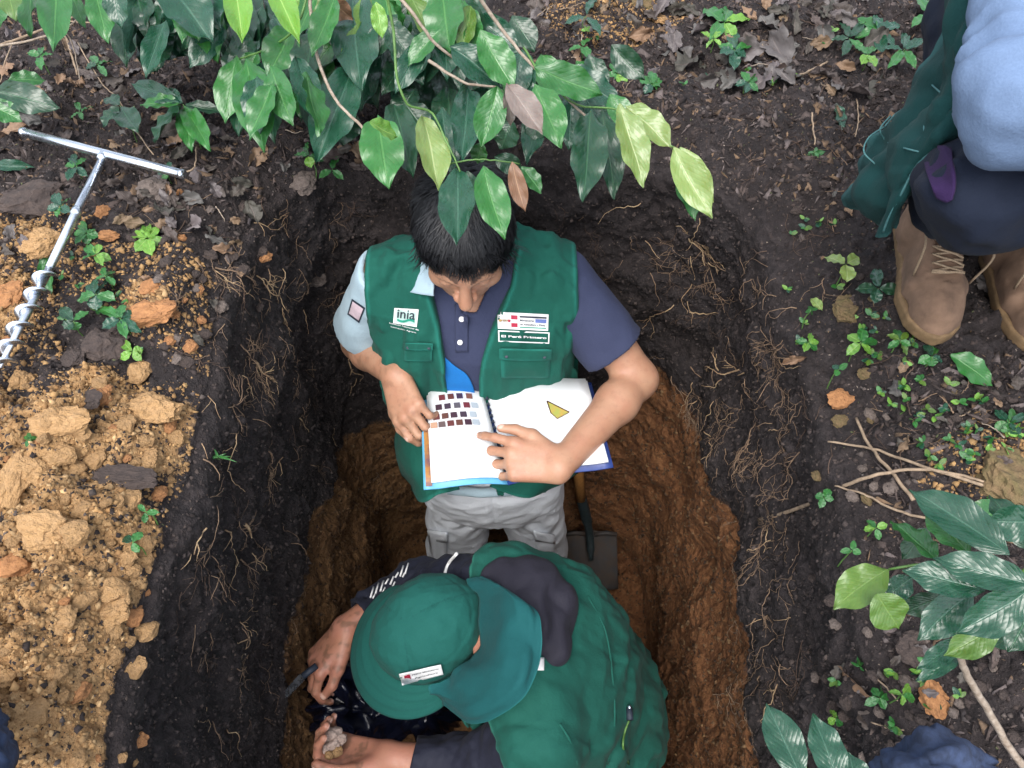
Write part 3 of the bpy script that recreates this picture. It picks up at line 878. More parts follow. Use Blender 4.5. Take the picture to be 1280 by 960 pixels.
# loose front panel of the vest hanging beside the book
patch('vest_panel', [[P(505, 505, 1.50), P(520, 500, 1.44), P(540, 505, 1.42), P(560, 510, 1.42)],
                     [P(496, 545, 1.55), P(510, 540, 1.46), P(535, 545, 1.43), P(560, 550, 1.44)],
                     [P(500, 585, 1.62), P(512, 582, 1.50), P(540, 585, 1.47), P(570, 590, 1.48)],
                     [P(515, 612, 1.68), P(528, 628, 1.55), P(548, 618, 1.50), P(575, 612, 1.52)]], MAT['vest'], man1, 7, 7, .010, seed=3.)
patch('vest_panel', [[P(640, 560, 1.46), P(680, 560, 1.46), P(715, 560, 1.50), P(735, 555, 1.56)],
                     [P(625, 590, 1.50), P(670, 592, 1.50), P(705, 585, 1.54), P(735, 570, 1.60)],
                     [P(612, 608, 1.54), P(655, 622, 1.53), P(690, 610, 1.58), P(722, 592, 1.65)]], MAT['vest'], man1, 7, 7, .008, seed=5.)
# bright blue T-shirt showing at the bottom of the opening

# collar: pale on one side, navy on the other
def collar(sx, mat, lab):
    c = Vector((CX1, 1.045, -.105)); rows = []
    for k, (rr, dz) in enumerate(((.058, .018), (.072, .006), (.086, -.026))):
        row = []
        for a in np.linspace(100, -62 if sx > 0 else -66, 6):
            a_ = radians(a); front_ = max(0, -sin(a_))
            row.append(Vector((c.x+sx*cos(a_)*rr*1.02, c.y+sin(a_)*rr*1.05-.018*front_, c.z+dz-.070*front_-(.012*front_ if k == 2 else 0))))
        rows.append(row)
    o = patch('collar', rows, mat, man1, 5, 5, .002, .003, attrs=False); o['label'] = lab
collar(-1, MAT['pale'], 'pale grey-blue collar half'); collar(1, MAT['navy'], 'navy collar half')
patch('collar', [[P(519, 318, 1.055), P(528, 322, 1.03), P(541, 335, 1.01)], [P(512, 340, 1.07), P(525, 345, 1.045), P(542, 352, 1.03)], [P(502, 362, 1.09), P(520, 367, 1.065), P(542, 370, 1.05)]], MAT['pale'], man1, 5, 5, .002, .003, attrs=False)['label'] = 'pale grey-blue collar tip'
# placket with buttons
bvs = bvh_of(sh1)
def onshirt(px, py, off=.004):
    d = ray(px, py); h = bvs.ray_cast(CAMP, d); return (h[0] if h[0] else P(px, py, 1.25))-d*off
patch('undershirt', [[onshirt(x, y, .007) for x in xs] for y, xs in ((446, (549, 551, 553, 555)), (458, (550, 556, 562, 569)), (468, (551, 562, 573, 583)), (480, (552, 565, 578, 590)), (492, (552, 566, 580, 594)))], MAT['under'], man1, 5, 5, 0, .003, attrs=False)
pl_rows = [[onshirt(x, y, .003) for x in (569, 577, 585)] for y in (380, 395, 410, 425, 440)]
patch('placket', pl_rows, MAT['navy'], man1, 4, 4, .001, .0025, attrs=False)
def disc(name, c, n, r, mat, parent, t=.002):
    n = Vector(n).normalized(); a = n.orthogonal().normalized(); b = n.cross(a); V = []; k = 14
    for z_, rr in ((0, r), (t*.7, r), (t, r*.8)):
        V += [c+n*z_+(a*cos(2*pi*i/k)+b*sin(2*pi*i/k))*rr for i in range(k)]
    Fc = [(i+k*l, (i+1) % k+k*l, (i+1) % k+k*(l+1), i+k*(l+1)) for l in range(2) for i in range(k)]+[tuple(2*k+i for i in range(k))]
    return link(name, mesh_from(name, V, Fc), parent, mat)
for px, py in ((577, 399), (575, 428)): disc('button', onshirt(px, py, .006), (0, -.8, .6), .0052, MAT['white'], man1)
# shoulder badge
bvl = bvh_of(slR)
def qpx(x0, y0, x1, y1, x2, y2, x3, y3, D):
    a, b, c, d = P(x0, y0, D), P(x1, y1, D), P(x2, y2, D), P(x3, y3, D)
    return lambda u, v: a.lerp(b, u).lerp(d.lerp(c, u), v)
vdir = ray(475, 395)
q_ = qpx(440, 374, 456, 385, 449, 404, 434, 393, 1.2)
bd = decal('badge', q_, 5, 5, bvl, ray(445, 388), MAT['dkprint'], slR, .002)
decal('badge_face', lambda u, v: q_(.10+.8*u, .12+.76*v), 5, 5, bvl, ray(445, 388), plain('pale_pink_print', (.62, .50, .55), .6), bd, .0035)
# chest prints
def vq(x0, y0, x1, y1, x2, y2, x3, y3): return qpx(x0, y0, x1, y1, x2, y2, x3, y3, 1.12)
q = vq(493, 385, 523, 387, 521, 409, 491, 404); dv_ = ray(507, 397)
pt = decal('logo_patch', q, 8, 8, bv1, dv_, MAT['white'], v1, .002)
decal('logo_ground', lambda u, v: q(.09+.82*u, .10+.80*v), 8, 8, bv1, dv_, plain('pale_mint_print', (.55, .75, .70), .6), pt, .0032)
text_decal('lettering', 'inia', q, .50, .36, .74, bv1, dv_, MAT['dkprint'], pt, .005, 1.45, .012)
decal('logo_wave', lambda u, v: q(.16+.72*u, .66+.08*math.sin(u*6)+.14*v), 10, 2, bv1, dv_, MAT['grprint'], pt, .005)
q2 = vq(486, 402, 524, 411, 523, 418, 485, 409)
text_decal('lettering', 'Instituto Nacional de', q2, .5, .25, .98, bv1, dv_, MAT['white'], v1, .003, 3.0, .01)
text_decal('lettering', 'Innovación Agraria', q2, .5, .85, .86, bv1, dv_, MAT['white'], v1, .003, 3.0, .01)
q3 = vq(622, 390, 686, 393, 686, 414, 622, 411); dv3 = ray(654, 402)
pt = decal('ministry_patch', q3, 16, 6, bv1, dv3, MAT['white'], v1, .002)
for v_ in (.16, .62): decal('flag_band', lambda u, v, v_=v_: q3(.265+.125*u, v_+.24*v), 3, 2, bv1, dv3, MAT['red'], pt, .004)
text_decal('lettering', 'PERÚ', q3, .155, .5, .16, bv1, dv3, MAT['gold'], pt, .004, 2.0, .03)
for u_ in (.05, .125+.10): disc('crest_mark', bv1.ray_cast(q3(u_, .5)-dv3*.25, dv3)[0]-dv3*.004, -dv3, .0026, MAT['gold'] if u_ < .1 else MAT['red'], pt, .001)
decal('print_band', lambda u, v: q3(.43+.53*u, .17+.10*v), 8, 1, bv1, dv3, MAT['dkprint'], pt, .004)
decal('print_block', lambda u, v: q3(.74+.22*u, .32+.22*v), 5, 2, bv1, dv3, MAT['blprint'], pt, .004)
text_decal('lettering', 'Ministerio', q3, .575, .44, .28, bv1, dv3, MAT['dkprint'], pt, .0045, 2.4, .02)
text_decal('lettering', 'de Agricultura y Riego', q3, .69, .68, .50, bv1, dv3, MAT['dkprint'], pt, .0045, 3.0, .02)
decal('print_band', lambda u, v: q3(.43+.53*u, .82+.06*v), 8, 1, bv1, dv3, MAT['grprint'], pt, .004)
q4 = vq(622, 413, 688, 416, 688, 431, 622, 428)
fr4 = link('slogan_frame', mesh_from('slogan_frame', *(lambda: (
    [Vector(bv1.ray_cast(q4(u, v)-dv3*.25, dv3)[0])-dv3*.003 for (u, v) in [(0, 0), (1, 0), (1, 1), (0, 1), (.025, .10), (.975, .10), (.975, .90), (.025, .90)]],
    [(0, 1, 5, 4), (1, 2, 6, 5), (2, 3, 7, 6), (3, 0, 4, 7)]))()), v1, MAT['white'])
text_decal('lettering', 'El Perú Primero', q4, .5, .5, .88, bv1, dv3, MAT['white'], fr4, .004, 1.9, .03)
# chest pocket with flap, hip of vest pocket on the other side
def pocket(x0, y0, x1, y1, parent=v1):
    dv = ray((x0+x1)/2, (y0+y1)/2); qq = vq(x0, y0, x1, y0+1, x1, y1, x0, y1)
    a = decal('pocket', lambda u, v: qq(u, .10+.9*v), 10, 10, bv1, dv, MAT['vest'], parent, .005)
    b = decal('pocket_flap', lambda u, v: qq(-.02+1.04*u, .36*v+.04*math.sin(pi*u)*v), 10, 5, bv1, dv, MAT['vest'], a, .012)
    for o in (a, b):
        n_ = len(o.data.vertices); k = int(round(n_**.5)) if o is a else 11
        e = [1.0 if (i % 11 in (0, 10) or i < 11 or i >= n_-11) else 0 for i in range(n_)]; add_attr(o.data, 'edge', e)
        md = o.modifiers.new('s', 'SOLIDIFY'); md.thickness = .003; md.offset = 0
    for u in (.12, .88): disc('snap', bv1.ray_cast(qq(u, .27)-dv*.25, dv)[0]-dv*.0135, -dv, .0032, MAT['dkprint'], b, .001)
pocket(624, 435, 690, 474); pocket(505, 428, 541, 452)
# trousers
def trous(p, off=0):
    X0 = CX1+.03
    d = loft(p, [-.93, -.90, -.84, -.78, -.72, -.66], [X0]*6, [.955]*6, [.12, .160, .178, .178, .170, .165], [.080, .105, .118, .118, .112, .108], 2.4)
    for s, kx, ky, ax_, ay in ((-1, X0-.115, .93, X0-.13, .98), (1, X0+.120, .94, X0+.145, 1.0)):
        hip = (X0+s*.094, .955, -.91); kn = (kx, ky, -1.22); an = (ax_, ay, -1.60)
        d = smin(d, cone(p, hip, kn, .086, .080), .018); d = smin(d, cone(p, kn, an, .083, .078), .02)
    w_ = fbm(p*np.array([1, 1, 1.8]), 8, 2, 6.)*.008 + np.abs(fbm(p*np.array([.8, .8, 1.6]), 18, 2, 16.))*.004
    w_ = w_ + .003*np.sin(p[:, 2]*85+np.abs(p[:, 0]-X0)*120+fbm(p, 6, 2)*3)*np.exp(-((p[:, 2]+.93)/.06)**2)
    fly = .003*np.exp(-((p[:, 0]-X0)/.006)**2)*(p[:, 1] < .9)*(p[:, 2] > -.93)
    return d-w_*.9+fly-off
tr1 = sdf_mesh('trousers', lambda p: trous(p), (-.32, .76, -1.64), (.22, 1.16, -.65), .0048, MAT['trousers'], man1)
bvt = bvh_of(tr1)
for (x0, y0, x1, y1) in ((536, 662, 558, 705), (668, 664, 692, 704)):      # cargo pockets on the thighs
    D_ = 1.95; dv = ray((x0+x1)/2, (y0+y1)/2); qq = qpx(x0, y0, x1, y0+4, x1+2, y1, x0+6, y1, D_)
    a = decal('cargo_pocket', qq, 6, 6, bvt, dv, MAT['trousers'], man1, .010); a.modifiers.new('s', 'SOLIDIFY').thickness = .006
    b = decal('pocket_flap', lambda u, v, qq=qq: qq(-.04+1.08*u, .3*v), 6, 3, bvt, dv, MAT['trousers'], a, .016); b.modifiers.new('s', 'SOLIDIFY').thickness = .004
tube('belt', [P(x, y, 1.62) for x, y in ((560, 612), (600, 616), (640, 614))], .012, MAT['pale'], man1)
for s in (-1, 1):
    sx = CX1+.03+s*.14
    shoe('shoe', man1, (sx+s*.02, .86, ZF+.03), (sx-s*.01, 1.10, ZF+.03), mat='boot', lacey=False)

# ------------------------------------------------------------------ the open colour book (held: a thing of its own)
book = empty('colour_book', P(612, 540, 1.30), 'open white book of colour chips with blue cover, held by the standing man', 'book')
bI_L, bI_S, bI_R = P(527, 480, 1.30), P(602, 479, 1.312), P(736, 477, 1.295)
bO_L, bO_S, bO_R = P(532, 606, 1.275), P(634, 600, 1.30), P(763, 579, 1.275)
def bookpt(u, v, lift=0.0, side='L'):
    """u 0..1 across that half from spine outward, v 0 inner edge..1 outer edge"""
    s = bI_S.lerp(bO_S, v); e = (bI_L.lerp(bO_L, v) if side == 'L' else bI_R.lerp(bO_R, v))
    p = s.lerp(e, u); p.z += lift + .012*sin(pi*min(1, u*1.15))*(1-u*.5)
    return p
def bsheet(name, side, u0, u1, v0, v1, lift, mat, thick, parent=book, n=12):
    V = [bookpt(u0+(u1-u0)*j/n, v0+(v1-v0)*i/4, lift, side) for i in range(5) for j in range(n+1)]
    Fc = [(i*(n+1)+j, i*(n+1)+j+1, (i+1)*(n+1)+j+1, (i+1)*(n+1)+j) for i in range(4) for j in range(n)]
    o = link(name, mesh_from(name, V, Fc), parent, mat)
    if thick: md = o.modifiers.new('s', 'SOLIDIFY'); md.thickness = thick; md.offset = 0
    return o
bsheet('cover', 'L', 0, 1.03, -.02, 1.02, -.010, MAT['cover'], .003)
bsheet('cover', 'R', 0, 1.03, -.02, 1.025, -.010, MAT['coverdk'], .003)
cvL = bsheet('cover_print', 'L', .925, 1.0, .28, 1.0, -.006, plain('cover_photo', (.42, .20, .05), .35, 0, 25, .6, .1, col2=(.06, .03, .12)), .001)
pgL = bsheet('page', 'L', .02, .93, .0, .985, .001, MAT['paper'], .003)
pgR = bsheet('page', 'R', .02, .985, .0, .985, .001, MAT['paper'], .004)
bsheet('page', 'R', .03, .97, -.015, .97, .006, MAT['paper'], .0015)
bsheet('page', 'L', .03, .90, .0, .97, .006, MAT['paper'], .0015)
for i in range(16):       # wire comb along the spine
    a = bookpt(.015, .04+.92*i/15, .012, 'L'); b = bookpt(.012, .04+.92*i/15, .012, 'R')
    tube('ring', spline([a, (a+b)/2+Vector((0, 0, .010)), b], 4), .0017, MAT['dkprint'], book, 5)
chipcols = [(.07, .02, .03), (.05, .02, .035), (.04, .02, .05), (.12, .03, .03), (.14, .02, .03), (.09, .03, .04), (.05, .03, .05), (.18, .07, .05), (.11, .04, .03), (.10, .025, .02), (.12, .08, .08), (.09, .08, .10)]
rows = [(3, 0, 3), (4, 1, 4), (4, 2, 5), (5, 3, 6), (6, 4, 7)]
ci = 0
for r_, y in enumerate((489, 503, 515, 527, 537)):
    xs = {0: (563, 574, 585), 1: (553, 564, 575, 587), 2: (549, 560, 572, 584, 594), 3: (546, 557, 568, 580, 592), 4: (543, 553, 564, 575, 586, 596)}[r_]
    for x in xs:
        # photo pixel -> book coordinates on the left page
        yy = (y-479)/(603-479); L_ = 527+5*yy; S_ = 602+32*yy; u_ = (S_-x)/(S_-L_)
        w_ = .048; h_ = .026
        c = chipcols[(ci*5+r_) % len(chipcols)]; ci += 1
        if r_ == 4 and x < 550: c = (.5, .3, .2)
        if x > 590: c = (.38, .44, .50)
        key = 'chip%d' % (ci % 9)
        mt = plain('chip_colour', c, .6, 0, 30, .1, .05)
        V = [bookpt(u_+a*w_, yy+b*h_, .0105, 'L') for a, b in ((-1, -1), (1, -1), (1, 1), (-1, 1))]
        V2 = [bookpt(u_+a*w_, yy+b*h_, .0085, 'L') for a, b in ((-1, -1), (1, -1), (1, 1), (-1, 1))]
        link('colour_chip', mesh_from('chip', V+V2, [(0, 1, 2, 3), (4, 5, 1, 0), (5, 6, 2, 1), (6, 7, 3, 2), (7, 4, 0, 3)]), book, mt, smooth=False)
def bp(x, y, l=.0105):
    yy = (y-479)/(600-479); S_ = 602+32*yy; R_ = 736+27*yy; return bookpt((x-S_)/(R_-S_), yy, l, 'R')
tri = mesh_from('colour_triangle', [bp(684, 514), bp(712, 530), bp(697, 539), bp(689, 531)], [(0, 1, 2), (0, 2, 3)])
link('colour_triangle', tri, book, plain('triangle_print', (.50, .30, .07), .5, 0, 60, .5, .05, col2=(.32, .36, .08)), smooth=False)
tube('triangle_outline', [bp(684, 514, .0115), bp(712, 530, .0115), bp(697, 539, .0115), bp(689, 531, .0115), bp(684, 514, .0115)], .0010, plain('brown_print', (.12, .04, .03)), book, 4)

# ------------------------------------------------------------------ 2. the man bending over at the bottom of the pit, in a teal cap with neck flap
man2 = empty('person', (.25, .38, ZF), 'bending man in teal cap and green vest, holding soil at the pit bottom', 'person')
S2 = P(650, 812, 1.475); H2 = P(739, 888, 1.82)
T2 = frame(H2, S2-H2, (.05, 1, .10)); L2 = (S2-H2).length
z2 = [-.14, -.08, 0, .09, .17, .25, L2-.06, L2-.01, L2+.05, L2+.09]
a2 = [.10, .140, .152, .150, .156, .172, .182, .168, .10, .055]
c2 = [.08, .115, .125, .112, .112, .120, .115, .098, .068, .052]
Z10 = [0.0]*10; cy2 = [0, 0, 0, -.012, -.022, -.022, -.012, 0, .01, .02]
def torso2l(q): return loft(q, z2, Z10, cy2, a2, c2, 2.3)
SR2 = P(632, 730, 1.475); SL2 = P(672, 920, 1.455)
ER2 = P(520, 735, 1.64); EL2 = P(585, 968, 1.62)
WR2 = P(432, 786, 1.60); WL2 = P(484, 946, 1.60)
def torso2(p, off=0):
    d = torso2l(toloc(p, T2))
    m_ = S2
    for s_ in (SR2, SL2): d = smin(d, cone(p, m_.lerp(s_, .55), s_, .066, .062), .04)
    return d-off
cap2 = frame(P(541, 792, 1.495), (-.30, -.12, .95), (.43, -.85, 0))
HR2 = hand_prims(WR2, P(388, 838, 1.63)-WR2, (-.25, .45, .85), 1, [(.5, .8, .5), (.6, .9, .5), (.7, 1.0, .5), (.8, 1.0, .5)], .05, 1.02, (.45, .35), .8)
HL2 = hand_prims(WL2, P(430, 942, 1.60)-WL2, (-.15, -.45, -.75), -1, [(.75, .9, .5), (.8, .9, .5), (.7, .9, .5), (.6, .8, .5)], .09, 1.02, (.55, .30), .5)
def body2(p):
    d = torso2(p, -.014)
    for sh, el, wr in ((SR2, ER2, WR2), (SL2, EL2, WL2)):
        mid = el.lerp(wr, .28)
        d = smin(d, cone(p, sh, el, .048, .042), .03)
        d = smin(d, smin(cone(p, el, mid, .040, .044), cone(p, mid, wr, .044, .027), .02), .02)
    h = head_sdf(toloc(p, cap2)); nb = Vector(toworld(np.array([[0, .035, -.06]]), cap2)[0])
    d = smin(d, cone(p, S2, nb, .06, .054), .03); d = smin(d, h, .02)
    return smin(smin(d, hand_sdf(p, HR2), .014), hand_sdf(p, HL2), .014)
sdf_mesh('body', body2, (-.52, .05, -.98), (.52, .78, -.22), .0033, MAT['skin2'], man2, attrs=
         {'dark': lambda p: head_masks(toloc(p, cap2))[0], 'lip': lambda p: head_masks(toloc(p, cap2))[1], 'nail': nail_mask([HR2, HL2]),
          'dirt': lambda p: .6*sstep(.0, .5, fbm(p, 50, 3, 2.))*(p[:, 0] < -.27)})
# jacket (black sleeves) under the vest
def sleeve2(sh, el, wr, tend, lab):
    def f(p):
        end = el.lerp(wr, tend); ax = (wr-el).normalized()
        d = smin(cone(p, sh, el, .066, .056), cone(p, el, end+ax*.05, .056, .043), .03)
        d = d - fbm(p, 13, 3, 7.)*.010 - np.abs(fbm(p, 30, 2, 9.))*.004
        inn = smin(cone(p, sh, el, .050, .044), cone(p, el, end+ax*.06, .044, .033), .02)
        return np.maximum(np.maximum(d, -inn), plane(p, end, ax))
    pts = np.array([A3(sh), A3(el), A3(wr)])
    o = sdf_mesh('sleeve', f, pts.min(0)-.09, pts.max(0)+.09, .0042, MAT['black_sleeve'], man2); o['label'] = lab; return o
slr2 = sleeve2(SR2, ER2, WR2, .78, 'black sleeve with white slashes on the outer side')
sll2 = sleeve2(SL2, EL2, WL2, .70, 'plain black sleeve')
def vest2_core(p):
    q = toloc(p, T2)
    fold = fbm(p, 9, 3, 18.)*.008 + .005*np.sin(q[:, 2]*48+q[:, 0]*30+fbm(p, 6, 2, 3.)*5)*sstep(.45, .1, q[:, 2]) + np.abs(fbm(q*np.array([1.6, 1, .6]), 13, 2, 4.))*.008
    seam = -.002*np.exp(-((q[:, 2]-.10)/.004)**2)-.002*np.exp(-((np.abs(q[:, 0])-.15)/.004)**2)*(q[:, 1] < 0)
    return torso2(p)-.016-np.interp(q[:, 2], [-.15, 0, .3], [.022, .014, 0])-np.maximum(fold, -.006)-seam
def vest2_reg(p):
    q = toloc(p, T2)
    # armholes: cut rings round each arm
    r = np.maximum(np.abs(q[:, 0]+.0)-.192, .22-q[:, 2])
    dR = plane(p, SR2.lerp(ER2, .10), ER2-SR2); dL = plane(p, SL2.lerp(EL2, .16), EL2-SL2)
    near = lambda s_: np.linalg.norm(p-A3(s_), axis=1)-.145
    arm = np.maximum(np.where(near(SR2) < 0, dR, -1), np.where(near(SL2) < 0, dL, -1))
    neck = -np.minimum(cone(p, S2, Vector(toworld(np.array([[0, .03, -.05]]), cap2)[0]), .076, .10), np.linalg.norm(p-A3(P(602, 795, 1.42)), axis=1)-.085)
    hem = -.135-q[:, 2]
    return np.maximum(np.maximum(arm, neck), hem)
v2 = sdf_mesh('vest', lambda p: np.maximum(np.maximum(vest2_core(p), -torso2(p, .003)), vest2_reg(p)), (-.22, .02, -1.02), (.60, .80, -.28), .0044, MAT['vest_back'], man2, attrs=
              {'edge': lambda p: np.exp(-((vest2_reg(p)+.006)/.0035)**2)*.9})
bv2 = bvh_of(v2)
def on(bv, px, py, off=.004, D=1.5):
    d = ray(px, py); h = bv.ray_cast(CAMP, d); return (h[0] if h[0] else P(px, py, D))-d*off
# cap: crown, band, visor, flap
def crown(p):
    q = toloc(p, cap2)
    r = ell(q, (0, .008, .035), (.0945, .112, .090))
    th = np.arctan2(q[:, 0], q[:, 1]); seam = .0012*np.exp(-(np.minimum(np.abs(np.sin(th*1.5)), 1)/.035)**2)
    row = .0010*np.exp(-((q[:, 2]-.075)/.003)**2)
    d = r-fbm(p, 20, 3, 4.)*.004-np.abs(fbm(p, 11, 2, 7.))*.004+seam+row
    return np.maximum(np.maximum(d, -(r+.009)), .015-q[:, 2])
cap = empty('cap_with_flap', P(541, 792, 1.44), 'teal sun cap with brim and long neck flap, worn by the bending man', 'cap')
cr = sdf_mesh('crown', crown, cap2[0]-.16, cap2[0]+.16, .0034, MAT['cap'], cap, {'edge': lambda p: np.maximum(np.exp(-((toloc(p, cap2)[:, 2]-.032)/.0022)**2)*.8, .5*np.exp(-(np.abs(np.sin(1.5*np.arctan2(toloc(p, cap2)[:, 0], toloc(p, cap2)[:, 1])))/.025)**2))})
def capw(x, y, z): return Vector(toworld(np.array([[x, y, z]]), cap2)[0])
rows = []
for k in range(5):
    t = k/4; row = []
    for a in np.linspace(-92, 92, 11):
        a_ = radians(a); ex = max(0, cos(a_))**.55*.074
        rr = t*ex
        row.append(capw(sin(a_)*(.0945+rr*.95), .008-cos(a_)*(.110+rr), .030-.010*t-.022*t*t+.012*abs(sin(a_))**2*t-.016*(a_/1.6)**2*t))
    rows.append(row)
vz = patch('brim', rows, MAT['cap'], cap, 5, 4, .002, .0045)
ea = vz.data.attributes['edge']; nn_ = len(ea.data); mm_ = 51
for i in range(nn_):
    if (i//mm_) % 4 == 0 or i//mm_ >= nn_//mm_-1: ea.data[i].value = .28
# neck flap
fr = [[P(584, 724, 1.415), P(599, 747, 1.400), P(600, 785, 1.398), P(590, 820, 1.408), P(566, 845, 1.425), P(535, 858, 1.45)],
      [P(598, 720, 1.385), P(628, 738, 1.300), P(630, 788, 1.305), P(615, 840, 1.335), P(580, 868, 1.40), P(540, 864, 1.46)],
      [P(606, 722, 1.375), P(650, 748, 1.285), P(658, 800, 1.285), P(642, 856, 1.295), P(590, 886, 1.38), P(546, 872, 1.48)],
      [P(612, 728, 1.385), P(666, 762, 1.295), P(677, 818, 1.290), P(652, 874, 1.30), P(598, 903, 1.395), P(550, 882, 1.50)]]
patch('neck_flap', fr, MAT['flap'], cap, 9, 12, .013, .003, (14, 34), seed=2.)
rdg = spline([P(622, 736, 1.345), P(628, 760, 1.322), P(630, 795, 1.318), P(615, 828, 1.338), P(598, 850, 1.378)], 8)
tube('fold', rdg, [.001+.0045*sin(pi*i/(len(rdg)-1)) for i in range(len(rdg))], MAT['flap'], cap, 10)
# label strip sewn on the flap edge of the crown
bvc = bvh_of(cr)
ql = qpx(499, 843, 551, 831, 554, 843, 503, 856, 1.46)
lab_rows = [[ql(u, v) for u in (0, .33, .66, 1)] for v in (0, .5, 1)]
ls = patch('label_strip', [[(lambda h: h-ray(525, 845)*.010)(on(bvc, *tuple(((P_ := ql(u, v)) and to_px(P_.x, P_.y, P_.z))), .0, 1.29)) for u in (0, .33, .66, 1)] for v in (0, .5, 1)], MAT['white'], cap, 5, 4, 0, .002, attrs=False)
bvlab = bvh_of(ls); dl = ray(525, 845)
for u0, u1, mm in ((.10, .24, 'red'),): decal('label_mark', lambda u, v: ql(u0+(u1-u0)*u, .22+.5*v), 3, 3, bvlab, dl, MAT[mm], ls, .003)
text_decal('lettering', 'PERÚ Ministerio', ql, .60, .36, .62, bvlab, dl, MAT['dkprint'], ls, .004, 1.6, .02)
text_decal('lettering', 'Agricultura', ql, .60, .70, .55, bvlab, dl, MAT['dkprint'], ls, .004, 1.6, .01)
# charcoal hood lying on the nape
HC = P(664, 749, 1.40)
def hood(p):
    q = p-A3(HC); fr_ = frame(HC, (.15, -.05, 1), (.70, -.72, 0)); q = toloc(p, fr_)
    d = ell(q, (0, 0, -.01), (.098, .078, .045))
    d = smin(d, ell(q, (.045, -.035, -.005), (.07, .05, .045)), .03)
    return d-fbm(p*np.array([1, 1, 1.3]), 9, 2, 5.)*.014-np.abs(fbm(p, 12, 2, 9.))*.007-.003*np.sin(q[:, 0]*75+q[:, 1]*50+fbm(p, 8, 2)*4)
sdf_mesh('hood', hood, A3(HC)-.17, A3(HC)+.17, .0042, MAT['hood'], man2)
# white tag, edge stripe, slashes, cord lock
patch('tag', [[on(bv2, x, y, .006) for x in (668, 680)] for y in (822, 830, 838)], MAT['white'], v2, 3, 3, 0, .002, attrs=False)
bvsr = bvh_of(slr2); bvx = bvsr
st_pts = spline([on(bvsr, x, y, .004, 1.45) for x, y in ((571, 692), (561, 704), (556, 718), (555, 730))], 5)
tube('stripe', st_pts, .0034, MAT['white'], slr2, 6)
rs = random.Random(3)
for i in range(8):
    x0 = 464+i*6.2; y0 = 742-i*4.4+rs.uniform(-2, 2); ln = rs.choice([6, 9, 12])
    a = on(bvsr, x0-1, y0+ln*.5, .003, 1.55); b = on(bvsr, x0+3, y0-ln*.6, .003, 1.55)
    tube('slash', [a, (a+b)/2, b], .0021, MAT['white'], slr2, 5)
    if i % 2 == 0:
        a = on(bvsr, x0+2, y0+7, .003, 1.55); b = on(bvsr, x0+5, y0+1, .003, 1.55); tube('slash', [a, b], .0018, MAT['white'], slr2, 5)
cl = on(bv2, 787, 893, .008); tube('cord_lock', [cl+Vector((0, .012, 0)), cl-Vector((0, .010, 0))], .0065, MAT['dkprint'], v2, 8)
tube('cord', spline([on(bv2, x, y, .005) for x, y in ((788, 896), (781, 915), (779, 935), (786, 955))], 5), .0022, MAT['gstem'], v2, 5)
tube('cord_tip', [on(bv2, 786, 882, .009), on(bv2, 789, 890, .010)], .004, MAT['steel'], v2, 6)
# seam lines on the back
for pts in (((735, 745), (757, 790), (766, 850), (768, 905), (760, 955)), ((700, 905), (712, 925), (722, 955)),):
    tube('piping', spline([on(bv2, x, y, .0005) for x, y in pts], 8), .0022, MAT['vest_back'], v2, 6)
# trousers and boots
def trous2(p):
    q = toloc(p, T2); d = loft(q, [-.20, -.16, -.06, .05, .10], [0]*5, [0]*5, [.09, .15, .178, .172, .16], [.08, .115, .130, .122, .11], 2.4)
    for s in (-1, 1):
        hip = A3(H2)+np.array([.02, s*.09, -.04]); kn = np.array([.16, .37+s*.13, -1.20]); an = np.array([.26, .37+s*.14, -1.58])
        d = smin(d, cone(p, hip, kn, .095, .072), .03); d = smin(d, cone(p, kn, an, .072, .06), .02)
    return d-fbm(p, 12, 3, 5.)*.009
sdf_mesh('trousers', trous2, (.0, .05, -1.66), (.56, .72, -.72), .0075, MAT['jeans'], man2)
for s in (-1, 1): shoe('shoe', man2, (.10, .37+s*.15, ZF+.02), (.36, .37+s*.15, ZF+.02), lacey=False)

# ------------------------------------------------------------------ 3. the person crouching on the bank
man3 = empty('person', P(1190, 370, CAMZ), 'crouching person in blue-grey sleeves, dark jeans and tan boots beside the pit', 'person')
g1 = hit(1160, 436)[0]; g2 = hit(1296, 452)[0]
AN1 = P(1192, 322, .80); AN2 = P(1298, 318, .80)
bt1 = shoe('boot', man3, g1+Vector((0, 0, .012)), g1+Vector((.055, .262, .012)), (.0, -.02, 1), width=.0515, shaft=.09)
bt2 = shoe('boot', man3, g2+Vector((0, 0, .012)), g2+Vector((.02, .268, .012)), (0, 0, 1), width=.0515, shaft=.09)
A1 = g1+Vector((.045, .20, .14)); A2 = g2+Vector((.012, .20, .14))
K1 = P(1228, 240, .56); K2 = P(1400, 225, .56)
HP1 = Vector((.70, .98, .30)); HP2 = Vector((.90, 1.0, .30))
S31 = P(1300, -160, .36); E31 = P(1288, 128, .44); W31 = P(1450, 235, .47)
SHM = Vector((.76, .98, .66))
head3 = frame(Vector((.80, .84, .93)), (-.1, -.5, .85), (1, 0, 0))
SR3 = Vector((.98, .98, .60))
